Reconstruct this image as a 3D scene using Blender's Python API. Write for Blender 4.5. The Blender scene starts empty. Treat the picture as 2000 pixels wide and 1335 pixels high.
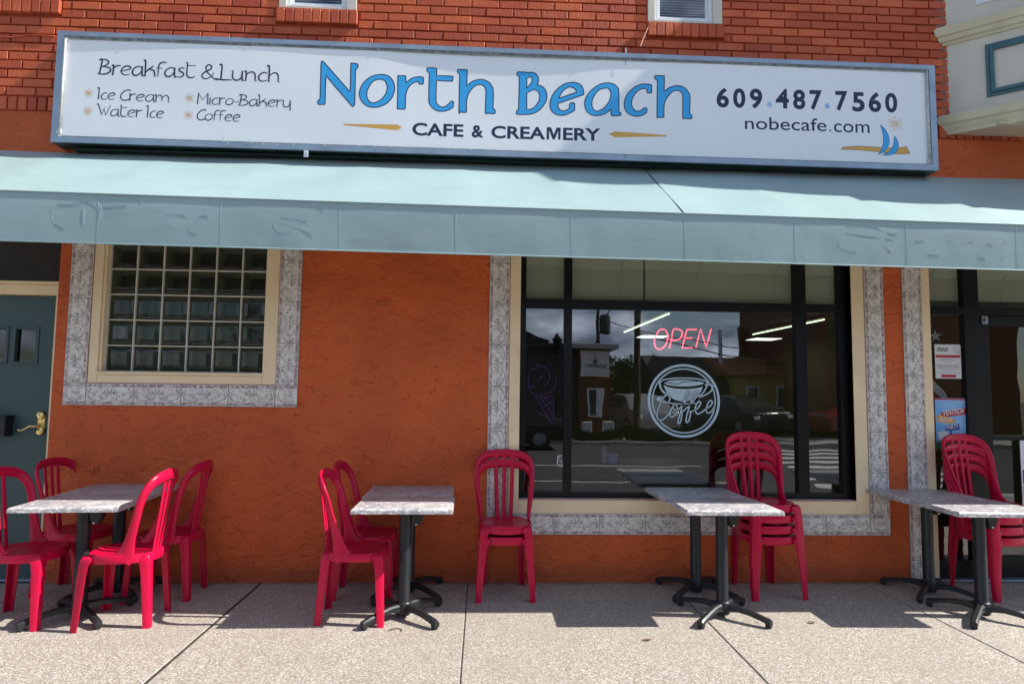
import bpy, bmesh, math, random
from mathutils import Vector, Matrix, noise
random.seed(7)
R = math.radians
scene = bpy.context.scene
C = scene.collection

# ------------------------------------------------------------------ camera
FPX, YAW, PITCH, ROLL, CAMD, CAMH = 1260.65, .0444786, .0762217, .0125505, 5.31946, 1.532287
fw = Vector((math.sin(YAW) * math.cos(PITCH), math.cos(YAW) * math.cos(PITCH), math.sin(PITCH)))
rt0 = Vector((math.cos(YAW), -math.sin(YAW), 0)); up0 = rt0.cross(fw)
rt = math.cos(ROLL) * rt0 + math.sin(ROLL) * up0
up = -math.sin(ROLL) * rt0 + math.cos(ROLL) * up0
CAM = Vector((0, -CAMD, CAMH))
cd = bpy.data.cameras.new('camera'); cam = bpy.data.objects.new('camera', cd); C.objects.link(cam)
M = Matrix((rt, up, -fw)).transposed().to_4x4(); M.translation = CAM
cam.matrix_world = M
cd.sensor_width = 36; cd.lens = 36 * FPX / 2000; cd.clip_start = .05; cd.clip_end = 2000
scene.camera = cam
scene.render.resolution_x = 1024; scene.render.resolution_y = 683

# ------------------------------------------------------------------ light
SUNV = Vector((1.12, -.10, 1.0)).normalized()          # towards the sun
EL = math.asin(SUNV.z); AZ = math.atan2(SUNV.x, SUNV.y)
w = bpy.data.worlds.new('World'); scene.world = w; w.use_nodes = True
nt = w.node_tree; nt.nodes.clear()
def wn(t, **k):
    n = nt.nodes.new(t)
    for a, b in k.items(): setattr(n, a, b)
    return n
sky = wn('ShaderNodeTexSky', sky_type='NISHITA', sun_disc=False, sun_elevation=EL, sun_rotation=AZ, air_density=1.0, dust_density=.35, ozone_density=2.5)
tc = wn('ShaderNodeTexCoord'); mp = wn('ShaderNodeMapping'); mp.inputs['Scale'].default_value = (1, 1, 2.6)
no = wn('ShaderNodeTexNoise'); mp.inputs['Location'].default_value = (0, 5, 2); no.inputs['Scale'].default_value = 3.4; no.inputs['Detail'].default_value = 9; no.inputs['Roughness'].default_value = .56
rp = wn('ShaderNodeValToRGB'); rp.color_ramp.elements[0].position = .485; rp.color_ramp.elements[1].position = .57
no2 = wn('ShaderNodeTexNoise'); no2.inputs['Scale'].default_value = 9; no2.inputs['Detail'].default_value = 6
cr = wn('ShaderNodeValToRGB'); cr.color_ramp.elements[0].color = (2.6, 3.3, 4.9, 1); cr.color_ramp.elements[1].color = (11.5, 13.2, 16.0, 1)
cr.color_ramp.elements[0].position = .38; cr.color_ramp.elements[1].position = .64
mx = wn('ShaderNodeMix', data_type='RGBA')
bg = wn('ShaderNodeBackground'); bg.inputs['Strength'].default_value = .072; out = wn('ShaderNodeOutputWorld')
L = nt.links.new
L(tc.outputs['Generated'], mp.inputs[0]); L(mp.outputs[0], no.inputs[0]); L(mp.outputs[0], no2.inputs[0])
L(no.outputs[0], rp.inputs[0]); L(no2.outputs[0], cr.inputs[0])
L(rp.outputs[0], mx.inputs[0]); L(sky.outputs[0], mx.inputs[6]); L(cr.outputs[0], mx.inputs[7])
L(mx.outputs[2], bg.inputs[0]); L(bg.outputs[0], out.inputs[0])
sd = bpy.data.lights.new('sun', 'SUN'); sd.energy = 4.5; sd.angle = R(.5); sd.color = (1, .95, .86)
so = bpy.data.objects.new('sun', sd); C.objects.link(so)
so.rotation_euler = SUNV.to_track_quat('Z', 'Y').to_euler(); so.location = (8, -4, 12)
scene.view_settings.view_transform = 'Standard'; scene.view_settings.look = 'None'
scene.view_settings.exposure = 0.96; scene.view_settings.gamma = 1
scene.cycles.max_bounces = 10; scene.cycles.transparent_max_bounces = 12

# ------------------------------------------------------------------ materials
def mat(name, col, rough=.6, metal=0, var=0, vscale=8, bump=0, bscale=40, bdist=.01, spec=.5, emit=None, estr=0, var2=None):
    m = bpy.data.materials.new(name); m.use_nodes = True
    n = m.node_tree.nodes; l = m.node_tree.links; b = n['Principled BSDF']
    b.inputs['Base Color'].default_value = (*col, 1); b.inputs['Roughness'].default_value = rough
    b.inputs['Metallic'].default_value = metal; b.inputs['Specular IOR Level'].default_value = spec
    if var or bump:
        t = n.new('ShaderNodeTexCoord')
    if var:
        x = n.new('ShaderNodeTexNoise'); x.inputs['Scale'].default_value = vscale; x.inputs['Detail'].default_value = 6
        r = n.new('ShaderNodeValToRGB'); r.color_ramp.elements[0].position = .3; r.color_ramp.elements[1].position = .7
        c2 = var2 or tuple(c * (1 - var) for c in col)
        r.color_ramp.elements[0].color = (*c2, 1); r.color_ramp.elements[1].color = (*[min(1, c * (1 + var * .5)) for c in col], 1)
        l.new(t.outputs['Object'], x.inputs[0]); l.new(x.outputs[0], r.inputs[0]); l.new(r.outputs[0], b.inputs['Base Color'])
    if bump:
        x = n.new('ShaderNodeTexNoise'); x.inputs['Scale'].default_value = bscale; x.inputs['Detail'].default_value = 5
        bp = n.new('ShaderNodeBump'); bp.inputs['Strength'].default_value = bump; bp.inputs['Distance'].default_value = bdist
        l.new(t.outputs['Object'], x.inputs[0]); l.new(x.outputs[0], bp.inputs['Height']); l.new(bp.outputs[0], b.inputs['Normal'])
    if emit:
        b.inputs['Emission Color'].default_value = (*emit, 1); b.inputs['Emission Strength'].default_value = estr
    return m

class NG:
    """small helper to write node graphs"""
    def __init__(s, m): s.m = m; s.n = m.node_tree.nodes; s.l = m.node_tree.links; s.b = s.n.get('Principled BSDF')
    def add(s, t, ins=None, **k):
        x = s.n.new(t)
        for a, b in k.items(): setattr(x, a, b)
        for a, b in (ins or {}).items():
            if hasattr(b, 'links') or isinstance(b, bpy.types.NodeSocket): s.l.new(b, x.inputs[a])
            else: x.inputs[a].default_value = b
        return x
    def math(s, op, a, b=None, clamp=False):
        x = s.n.new('ShaderNodeMath'); x.operation = op; x.use_clamp = clamp
        for i, v in enumerate((a, b)):
            if v is None: continue
            if isinstance(v, bpy.types.NodeSocket): s.l.new(v, x.inputs[i])
            else: x.inputs[i].default_value = v
        return x.outputs[0]
    def ramp(s, f, stops):
        x = s.n.new('ShaderNodeValToRGB'); s.l.new(f, x.inputs[0]); e = x.color_ramp.elements
        while len(e) < len(stops): e.new(.5)
        for q, (p, c) in zip(e, stops): q.position = p; q.color = (*c, 1) if len(c) == 3 else c
        return x.outputs[0]
    def mix(s, f, a, b):
        x = s.n.new('ShaderNodeMix'); x.data_type = 'RGBA'
        for i, v in ((0, f), (6, a), (7, b)):
            if isinstance(v, bpy.types.NodeSocket): s.l.new(v, x.inputs[i])
            else: x.inputs[i].default_value = v if i == 0 else (*v, 1)
        return x.outputs[2]

def blank(name):
    m = bpy.data.materials.new(name); m.use_nodes = True; return m, NG(m)

# stucco with trowel creases
def stucco(name, col, dark):
    m, g = blank(name)
    t = g.add('ShaderNodeTexCoord').outputs['Object']
    d = g.add('ShaderNodeTexNoise', {0: t, 'Scale': 5.0, 'Detail': 4})
    mpn = g.add('ShaderNodeMapping', {0: t, 'Scale': (1, 1, 2.1)})
    dv = g.add('ShaderNodeVectorMath', {0: d.outputs['Color'], 1: (.55, .55, .55)}, operation='MULTIPLY')
    av = g.add('ShaderNodeVectorMath', {0: mpn.outputs[0], 1: dv.outputs[0]}, operation='ADD')
    v = g.add('ShaderNodeTexVoronoi', {0: av.outputs[0], 'Scale': 4.2}, feature='DISTANCE_TO_EDGE')
    v2 = g.add('ShaderNodeTexVoronoi', {0: av.outputs[0], 'Scale': 9.0}, feature='DISTANCE_TO_EDGE')
    ms = g.add('ShaderNodeTexNoise', {0: t, 'Scale': 9.0, 'Detail': 3})
    mask = g.ramp(ms.outputs[0], [(.53, (0, 0, 0)), (.63, (1, 1, 1))])
    ms2 = g.add('ShaderNodeTexNoise', {0: av.outputs[0], 'Scale': 7.0, 'Detail': 2})
    mask2 = g.ramp(ms2.outputs[0], [(.575, (0, 0, 0)), (.67, (1, 1, 1))])
    c1 = g.ramp(v.outputs[0], [(0, (1, 1, 1)), (.022, (0, 0, 0))])
    c2 = g.ramp(v2.outputs[0], [(0, (1, 1, 1)), (.03, (0, 0, 0))])
    cr1 = g.math('MULTIPLY', c1, mask); cr2 = g.math('MULTIPLY', c2, mask2)
    cr = g.math('MAXIMUM', cr1, g.math('MULTIPLY', cr2, .7))
    f = g.add('ShaderNodeTexNoise', {0: t, 'Scale': 38.0, 'Detail': 7, 'Roughness': .6})
    f2 = g.add('ShaderNodeTexNoise', {0: t, 'Scale': 6.0, 'Detail': 3})
    h = g.math('ADD', g.math('MULTIPLY', f.outputs[0], .30), g.math('MULTIPLY', f2.outputs[0], .8))
    pl = g.ramp(g.add('ShaderNodeTexNoise', {0: av.outputs[0], 'Scale': 7.0, 'Detail': 2, 'Roughness': .4}).outputs[0], [(.44, (0, 0, 0)), (.54, (1, 1, 1))])
    h = g.math('ADD', h, g.math('MULTIPLY', pl, .13))
    h = g.math('SUBTRACT', h, g.math('MULTIPLY', cr, .26))
    b = g.add('ShaderNodeBump', {'Height': h, 'Strength': 1.0, 'Distance': .030})
    g.l.new(b.outputs[0], g.b.inputs['Normal'])
    cn = g.add('ShaderNodeTexNoise', {0: t, 'Scale': 1.4, 'Detail': 8})
    col1 = g.mix(g.ramp(cn.outputs[0], [(.35, (0, 0, 0)), (.65, (1, 1, 1))]), tuple(c * .84 for c in col), tuple(min(1, c * 1.12) for c in col))
    col2 = g.mix(g.math('MULTIPLY', cr, .10), col1, dark)
    # splash dirt near the pavement
    sx = g.add('ShaderNodeSeparateXYZ', {0: t}).outputs[2]
    low = g.math('SUBTRACT', 1, g.math('MULTIPLY', g.math('ADD', sx, g.math('MULTIPLY', cn.outputs[0], -.12)), 9), clamp=True)
    col3 = g.mix(g.math('MULTIPLY', low, .35), col2, (.12, .05, .03))
    g.l.new(col3, g.b.inputs['Base Color']); g.b.inputs['Roughness'].default_value = .62
    g.b.inputs['Specular IOR Level'].default_value = .35
    return m
ORANGE = (.60, .110, .026)
M_stucco = stucco('stucco_paint', ORANGE, (.09, .02, .012))

def brick_mat():
    m, g = blank('painted_brick')
    t = g.add('ShaderNodeTexCoord').outputs['Object']
    isl = g.add('ShaderNodeNewGeometry').outputs['Random Per Island']
    mp_ = g.add('ShaderNodeMapping', {0: t, 'Scale': (130, 130, 9)})
    s = g.add('ShaderNodeTexNoise', {0: mp_.outputs[0], 'Scale': 1.0, 'Detail': 3})
    f = g.add('ShaderNodeTexNoise', {0: t, 'Scale': 70.0, 'Detail': 5})
    sel = g.ramp(isl, [(.55, (0, 0, 0)), (.6, (1, 1, 1))])
    h = g.mix(sel, s.outputs[0], f.outputs[0])
    b = g.add('ShaderNodeBump', {'Height': h, 'Strength': .75, 'Distance': .006}); g.l.new(b.outputs[0], g.b.inputs['Normal'])
    cn = g.add('ShaderNodeTexNoise', {0: t, 'Scale': 3.0, 'Detail': 5})
    c = g.mix(isl, (.44, .072, .026), (.72, .155, .050))
    c = g.mix(g.ramp(cn.outputs[0], [(.35, (.6, .6, .6)), (.6, (0, 0, 0))]), c, (.46, .07, .03))
    pit = g.ramp(s.outputs[0], [(.28, (1, 1, 1)), (.36, (0, 0, 0))])
    c = g.mix(g.math('MULTIPLY', pit, .5), c, (.16, .03, .015))
    g.l.new(c, g.b.inputs['Base Color']); g.b.inputs['Roughness'].default_value = .55
    g.b.inputs['Specular IOR Level'].default_value = .35
    return m
M_brick = brick_mat()
M_mortar = mat('painted_mortar', (.46, .080, .032), .75, var=.25, bump=.4, bscale=80)

def agg():
    m, g = blank('exposed_aggregate')
    t = g.add('ShaderNodeTexCoord').outputs['Object']
    v = g.add('ShaderNodeTexVoronoi', {0: t, 'Scale': 140.0, 'Randomness': 1.0})
    sp = g.add('ShaderNodeSeparateColor', {0: v.outputs['Color']})
    c = g.ramp(sp.outputs[0], [(0, (.17, .14, .11)), (.15, (.26, .23, .195)), (.35, (.35, .31, .265)), (.6, (.33, .26, .205)), (.75, (.49, .455, .41)), (1, (.68, .66, .62))])
    v2 = g.add('ShaderNodeTexVoronoi', {0: t, 'Scale': 140.0}, feature='DISTANCE_TO_EDGE')
    edge = g.ramp(v2.outputs[0], [(0, (1, 1, 1)), (.12, (0, 0, 0))])
    c = g.mix(g.math('MULTIPLY', edge, .32), c, (.20, .175, .155))
    n1 = g.add('ShaderNodeTexNoise', {0: t, 'Scale': 1.6, 'Detail': 6})
    c = g.mix(g.ramp(n1.outputs[0], [(.36, (.32, .32, .32)), (.62, (0, 0, 0))]), c, (.29, .255, .22))
    n2 = g.add('ShaderNodeTexNoise', {0: t, 'Scale': 14.0, 'Detail': 4})
    c = g.mix(g.ramp(n2.outputs[0], [(.66, (0, 0, 0)), (.74, (.45, .45, .45))]), c, (.52, .33, .17))
    n5 = g.add('ShaderNodeTexNoise', {0: t, 'Scale': 4.5, 'Detail': 8, 'Roughness': .7})
    c = g.mix(g.ramp(n5.outputs[0], [(.60, (0, 0, 0)), (.70, (.30, .30, .30))]), c, (.13, .105, .085))
    isl = g.add('ShaderNodeNewGeometry').outputs['Random Per Island']
    c = g.mix(g.math('MULTIPLY', isl, .22), c, (.26, .22, .18))
    v5 = g.add('ShaderNodeTexVoronoi', {0: t, 'Scale': 2.3})
    c = g.mix(g.ramp(v5.outputs['Distance'], [(.028, (.6, .6, .6)), (.04, (0, 0, 0))]), c, (.10, .09, .08))
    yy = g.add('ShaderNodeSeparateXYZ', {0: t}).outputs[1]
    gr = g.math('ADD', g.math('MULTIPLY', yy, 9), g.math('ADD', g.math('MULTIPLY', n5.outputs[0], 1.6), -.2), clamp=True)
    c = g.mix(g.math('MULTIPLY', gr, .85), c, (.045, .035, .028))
    h = g.math('SUBTRACT', 0, v.outputs['Distance'])
    b = g.add('ShaderNodeBump', {'Height': h, 'Strength': .38, 'Distance': .005}); g.l.new(b.outputs[0], g.b.inputs['Normal'])
    g.l.new(c, g.b.inputs['Base Color']); g.b.inputs['Roughness'].default_value = .75
    return m
M_agg = agg()

def laminate():
    m, g = blank('stone_laminate')
    t = g.add('ShaderNodeTexCoord').outputs['Object']
    d = g.add('ShaderNodeTexNoise', {0: t, 'Scale': 16.0, 'Detail': 5})
    dv = g.add('ShaderNodeVectorMath', {0: d.outputs['Color'], 1: (.10, .10, .10)}, operation='MULTIPLY')
    av = g.add('ShaderNodeVectorMath', {0: t, 1: dv.outputs[0]}, operation='ADD')
    v = g.add('ShaderNodeTexVoronoi', {0: av.outputs[0], 'Scale': 42.0})
    sp = g.add('ShaderNodeSeparateColor', {0: v.outputs['Color']})
    v2 = g.add('ShaderNodeTexVoronoi', {0: av.outputs[0], 'Scale': 42.0}, feature='DISTANCE_TO_EDGE')
    c = g.ramp(sp.outputs[0], [(0, (.32, .31, .33)), (.4, (.47, .45, .46)), (.7, (.60, .57, .56)), (1, (.74, .70, .67))])
    e = g.ramp(v2.outputs[0], [(0, (1, 1, 1)), (.10, (0, 0, 0))])
    c = g.mix(g.math('MULTIPLY', e, .7), c, (.17, .16, .18))
    g.l.new(c, g.b.inputs['Base Color']); g.b.inputs['Roughness'].default_value = .34
    b = g.add('ShaderNodeBump', {'Height': v2.outputs[0], 'Strength': .12, 'Distance': .002}); g.l.new(b.outputs[0], g.b.inputs['Normal'])
    return m
M_lam = laminate()

def fabric(name, col, tr=.25):
    m, g = blank(name); g.n.remove(g.b)
    t = g.add('ShaderNodeTexCoord').outputs['Object']
    n1 = g.add('ShaderNodeTexNoise', {0: t, 'Scale': 1.5, 'Detail': 7})
    mp_ = g.add('ShaderNodeMapping', {0: t, 'Scale': (2.5, 6, 14)})
    n2 = g.add('ShaderNodeTexNoise', {0: mp_.outputs[0], 'Scale': 1.0, 'Detail': 5})
    c = g.mix(g.ramp(n1.outputs[0], [(.35, (0, 0, 0)), (.7, (1, 1, 1))]), tuple(x * .93 for x in col), tuple(min(1, x * 1.04) for x in col))
    c = g.mix(g.ramp(n2.outputs[0], [(.56, (0, 0, 0)), (.78, (.55, .55, .55))]), c, tuple(x * .8 for x in col))
    n3 = g.add('ShaderNodeTexNoise', {0: mp_.outputs[0], 'Scale': 3.0, 'Detail': 5})
    b = g.add('ShaderNodeBump', {'Height': n3.outputs[0], 'Strength': .3, 'Distance': .0020})
    n4 = g.add('ShaderNodeTexNoise', {0: t, 'Scale': 3.2, 'Detail': 3})
    b = g.add('ShaderNodeBump', {'Height': n4.outputs[0], 'Strength': .6, 'Distance': .007, 'Normal': b.outputs[0]})
    d = g.add('ShaderNodeBsdfPrincipled', {'Base Color': c, 'Roughness': .5, 'Normal': b.outputs[0]})
    tl = g.add('ShaderNodeBsdfTranslucent', {'Color': (.78, .76, .58, 1)})
    mx_ = g.add('ShaderNodeMixShader', {0: tr, 1: d.outputs[0], 2: tl.outputs[0]})
    g.l.new(mx_.outputs[0], g.n['Material Output'].inputs[0])
    return m
TEAL = (.318, .448, .458)
M_awn = fabric('awning_vinyl', TEAL, .07)
M_awnp = mat('awning_paint_ridge', TEAL, .5)

def glass(name, tint=(.80, .84, .82), f0=.10, wav=.0009, wsc=2.2):
    m, g = blank(name); g.n.remove(g.b)
    t = g.add('ShaderNodeTexCoord').outputs['Object']
    n1 = g.add('ShaderNodeTexNoise', {0: t, 'Scale': wsc, 'Detail': 1.5})
    b = g.add('ShaderNodeBump', {'Height': n1.outputs[0], 'Strength': 1.0, 'Distance': wav})
    gl = g.add('ShaderNodeBsdfGlossy', {'Roughness': .0, 'Normal': b.outputs[0], 'Color': (1, 1, 1, 1)})
    tr = g.add('ShaderNodeBsdfTransparent', {'Color': (*tint, 1)})
    fr = g.add('ShaderNodeLayerWeight', {'Blend': .25}).outputs['Facing']
    k = g.math('ADD', g.math('MULTIPLY', g.math('POWER', fr, 3.0), .8), f0, clamp=True)
    mx_ = g.add('ShaderNodeMixShader', {0: k, 1: tr.outputs[0], 2: gl.outputs[0]})
    g.l.new(mx_.outputs[0], g.n['Material Output'].inputs[0])
    return m
M_glass = glass('window_glass', f0=.17)
M_doorglass = glass('door_glass', f0=.10)
M_dwglass = glass('dark_door_glass', (.4, .4, .4), f0=.05)
M_blockglass = glass('block_glass', (.80, .86, .76), .035, .0008, 9)

def tile_mat():
    m, g = blank('glazed_border_tile')
    t = g.add('ShaderNodeTexCoord'); o = t.outputs['Object']; uv = g.add('ShaderNodeSeparateXYZ', {0: t.outputs['UV']})
    n1 = g.add('ShaderNodeTexNoise', {0: o, 'Scale': 26.0, 'Detail': 6})
    base = g.ramp(n1.outputs[0], [(.3, (.52, .46, .43)), (.5, (.72, .67, .62)), (.7, (.82, .79, .73))])
    n2 = g.add('ShaderNodeTexNoise', {0: o, 'Scale': 42.0, 'Detail': 3})
    v = uv.outputs[1]
    a = g.math('ABSOLUTE', g.math('SUBTRACT', v, .5))
    band = g.ramp(a, [(.33, (0, 0, 0)), (.36, (1, 1, 1)), (.47, (1, 1, 1)), (.49, (0, 0, 0))])
    bl = g.ramp(n2.outputs[0], [(.43, (1, 1, 1)), (.55, (0, 0, 0))])
    f = g.math('MULTIPLY', band, bl)
    c = g.mix(g.math('MULTIPLY', f, .92), base, (.17, .10, .12))
    c = g.mix(g.math('MULTIPLY', band, .38), c, (.45, .33, .34))
    g.l.new(c, g.b.inputs['Base Color']); g.b.inputs['Roughness'].default_value = .35
    b = g.add('ShaderNodeBump', {'Height': n1.outputs[0], 'Strength': .2, 'Distance': .004}); g.l.new(b.outputs[0], g.b.inputs['Normal'])
    return m
M_tile = tile_mat()
M_vine = mat('tile_vine_line', (.17, .17, .165), .5)
M_grout = mat('tile_grout', (.38, .33, .28), .8, var=.3, vscale=20)

M_cream = mat('cream_trim_paint', (.88, .69, .44), .5, var=.08, vscale=5, bump=.25, bscale=30, bdist=.003)
M_creambay = mat('cream_bay_paint', (.67, .62, .52), .55, var=.07, vscale=4, bump=.3, bscale=60, bdist=.002)
M_yellowtrim = mat('yellowed_cornice_paint', (.66, .60, .42), .5, var=.1, vscale=6)
M_tealtrim = mat('teal_moulding_paint', (.045, .13, .155), .4, var=.15, vscale=10)
M_white = mat('white_sash_vinyl', (.78, .80, .84), .35)
M_black = mat('black_anodised_aluminium', (.005, .005, .006), .35, spec=.3, var=.4, vscale=9)
M_door = mat('teal_door_paint', (.038, .078, .078), .42, var=.12, vscale=3, bump=.15, bscale=40, bdist=.002)
M_brass = mat('polished_brass', (.80, .58, .22), .18, 1)
M_alu = mat('weathered_aluminium', (.34, .40, .46), .36, .7, var=.2, vscale=5)
M_alud = mat('dirty_aluminium', (.25, .25, .23), .6, .3, var=.5, vscale=22)
M_under = mat('dark_green_sheet_metal', (.018, .045, .040), .35, .2, var=.5, vscale=12)
M_signface = mat('white_flexible_sign_face', (.90, .91, .93), .38, var=.01, vscale=2)
M_blue = mat('blue_sign_vinyl', (.035, .40, .82), .4)
M_navy = mat('navy_sign_vinyl', (.012, .018, .065), .4)
M_gold = mat('gold_sign_vinyl', (.74, .40, .08), .4)
M_ltblue = mat('light_blue_sign_vinyl', (.05, .36, .62), .4)
M_red = mat('red_chair_plastic', (.54, .004, .046), .30, spec=.28, var=.06, vscale=14, bump=.08, bscale=120, bdist=.001)
M_leg = mat('charcoal_powder_coat', (.022, .025, .028), .42, .3, var=.3, vscale=30, bump=.1, bscale=200, bdist=.0008)
M_rubber = mat('black_rubber', (.008, .008, .008), .7)
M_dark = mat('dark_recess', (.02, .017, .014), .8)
M_joint = mat('dark_joint', (.045, .042, .028), .9, var=.5, vscale=12)
M_decal = mat('frosted_decal', (.46, .60, .68), .6)
M_decalw = mat('white_decal', (.75, .75, .75), .6)
M_purple = mat('purple_tube', (.13, .02, .20), .4)
M_paper = mat('paper', (.72, .72, .74), .7)
M_paperred = mat('poster_red', (.50, .03, .05), .6)
M_paperblue = mat('poster_blue', (.10, .33, .66), .6, var=.5, vscale=7, var2=(.35, .55, .80))
M_papernavy = mat('poster_navy', (.02, .06, .30), .6)
M_papergreen = mat('poster_green', (.02, .14, .05), .6)
M_paperor = mat('poster_orange', (.72, .36, .05), .6)
M_greyink = mat('grey_ink', (.22, .22, .24), .7)
M_neon = mat('neon_pink', (.9, .1, .15), .4, emit=(1, .055, .10), estr=1.7)
M_fluo = mat('fluorescent_tube', (.9, .95, .8), .4, emit=(.80, 1, .66), estr=1.7)

# ------------------------------------------------------------------ mesh helpers
def obj(name, bm, mats, parent=None, smooth=False, label=None):
    if not isinstance(mats, (list, tuple)): mats = [mats]
    me = bpy.data.meshes.new(name); bm.to_mesh(me); bm.free()
    for m in mats: me.materials.append(m)
    if smooth:
        for p in me.polygons: p.use_smooth = True
    o = bpy.data.objects.new(name, me); C.objects.link(o)
    if parent is not None: o.parent = parent
    if label: o['label'] = label
    return o
def smooth_angle(o, ang=35):
    me = o.data
    for p in me.polygons: p.use_smooth = True
    b = bmesh.new(); b.from_mesh(me)
    for e in b.edges:
        if len(e.link_faces) == 2 and e.calc_face_angle(0) > R(ang): e.smooth = False
    b.to_mesh(me); b.free()
    return o
def tag(o, label=None, cat=None, group=None, kind=None):
    if label: o['label'] = label
    if cat: o['category'] = cat
    if group: o['group'] = group
    if kind: o['kind'] = kind
    return o
def thing(name, loc, rz, label, cat, group=None):
    o = bpy.data.objects.new(name, None); C.objects.link(o); o.empty_display_size = .1
    o.location = loc; o.rotation_euler = (0, 0, rz)
    return tag(o, label, cat, group)
def NB(): return bmesh.new()
def box(bm, x0, x1, y0, y1, z0, z1, mi=0, bev=0, seg=2):
    if bev:
        t = bmesh.new(); box(t, x0, x1, y0, y1, z0, z1, mi)
        bmesh.ops.bevel(t, geom=t.edges[:], offset=bev, segments=seg, profile=.6, affect='EDGES')
        merge(bm, t, mi); return
    v = [bm.verts.new((x, y, z)) for z in (z0, z1) for y in (y0, y1) for x in (x0, x1)]
    for f in ((0, 2, 3, 1), (4, 5, 7, 6), (0, 1, 5, 4), (2, 6, 7, 3), (0, 4, 6, 2), (1, 3, 7, 5)):
        fc = bm.faces.new([v[i] for i in f]); fc.material_index = mi
def merge(bm, t, mi=None, mtx=None):
    mp_ = {}
    for v in t.verts: mp_[v] = bm.verts.new(mtx @ v.co if mtx else v.co)
    for f in t.faces:
        try:
            nf = bm.faces.new([mp_[v] for v in f.verts]); nf.material_index = f.material_index if mi is None else mi
        except ValueError: pass
    t.free()
def quad(bm, pts, mi=0, uvl=None, uv=None):
    f = bm.faces.new([bm.verts.new(p) for p in pts]); f.material_index = mi
    if uvl:
        for lp, q in zip(f.loops, uv): lp[uvl].uv = q
    return f
def catmull(pts, n=6, closed=False):
    pts = [Vector(p) for p in pts]; out = []; N = len(pts)
    rng = range(N if closed else N - 1)
    for i in rng:
        if closed: a, b, c, d = pts[(i - 1) % N], pts[i], pts[(i + 1) % N], pts[(i + 2) % N]
        else: a, b, c, d = pts[max(i - 1, 0)], pts[i], pts[i + 1], pts[min(i + 2, N - 1)]
        for k in range(n):
            t = k / n
            out.append(.5 * ((2 * b) + (c - a) * t + (2 * a - 5 * b + 4 * c - d) * t * t + (3 * b - a - 3 * c + d) * t ** 3))
    if not closed: out.append(pts[-1])
    return out
def tube(bm, path, rad, n=10, mi=0, cap=True):
    path = [Vector(p) for p in path]; rings = []
    rads = rad if isinstance(rad, (list, tuple)) else [rad] * len(path)
    prev = None
    for i, p in enumerate(path):
        T = (path[min(i + 1, len(path) - 1)] - path[max(i - 1, 0)]).normalized()
        if prev is None: U = T.orthogonal().normalized()
        else: U = (prev - T * prev.dot(T)).normalized()
        prev = U; V = T.cross(U)
        rings.append([bm.verts.new(p + rads[i] * (math.cos(a) * U + math.sin(a) * V)) for a in [2 * math.pi * k / n for k in range(n)]])
    for a, b in zip(rings, rings[1:]):
        for k in range(n): bm.faces.new((a[k], a[(k + 1) % n], b[(k + 1) % n], b[k])).material_index = mi
    if cap:
        bm.faces.new(rings[0][::-1]).material_index = mi; bm.faces.new(rings[-1]).material_index = mi
def band(bm, path, normals, widths, th, mi=0):
    ths = th if isinstance(th, list) else [th] * len(path)
    """rounded flat bar swept along a path; normals give its thin direction"""
    path = [Vector(p) for p in path]; rings = []
    for i, p in enumerate(path):
        T = (path[min(i + 1, len(path) - 1)] - path[max(i - 1, 0)]).normalized()
        N = Vector(normals[i]); N = (N - T * N.dot(T)).normalized(); W = T.cross(N)
        w_, t_ = widths[i] / 2, ths[i] / 2; r = t_ * .75
        prof = [(-w_, -t_ + r), (-w_ + r, -t_), (w_ - r, -t_), (w_, -t_ + r), (w_, t_ - r), (w_ - r, t_), (-w_ + r, t_), (-w_, t_ - r)]
        rings.append([bm.verts.new(p + a * W + b * N) for a, b in prof])
    for a, b in zip(rings, rings[1:]):
        for k in range(8): bm.faces.new((a[k], a[(k + 1) % 8], b[(k + 1) % 8], b[k])).material_index = mi
    bm.faces.new(rings[0][::-1]); bm.faces.new(rings[-1])
def lathe(bm, prof, cx=0, cy=0, n=28, mi=0):
    rings = []
    for r, z in prof:
        rings.append([bm.verts.new((cx + r * math.cos(2 * math.pi * k / n), cy + r * math.sin(2 * math.pi * k / n), z)) for k in range(n)])
    for a, b in zip(rings, rings[1:]):
        for k in range(n): bm.faces.new((a[k], a[(k + 1) % n], b[(k + 1) % n], b[k])).material_index = mi
    bm.faces.new(rings[0][::-1]); bm.faces.new(rings[-1])

# a point of the photograph (2000 px wide) carried onto a plane of the facade: used to read sizes off flat artwork
def on(px, py, y):
    d = fw + rt * ((px - 1000) / FPX) - up * ((py - 667.5) / FPX); t = (y - CAM.y) / d.y
    p = CAM + d * t; return p.x, p.z

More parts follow.
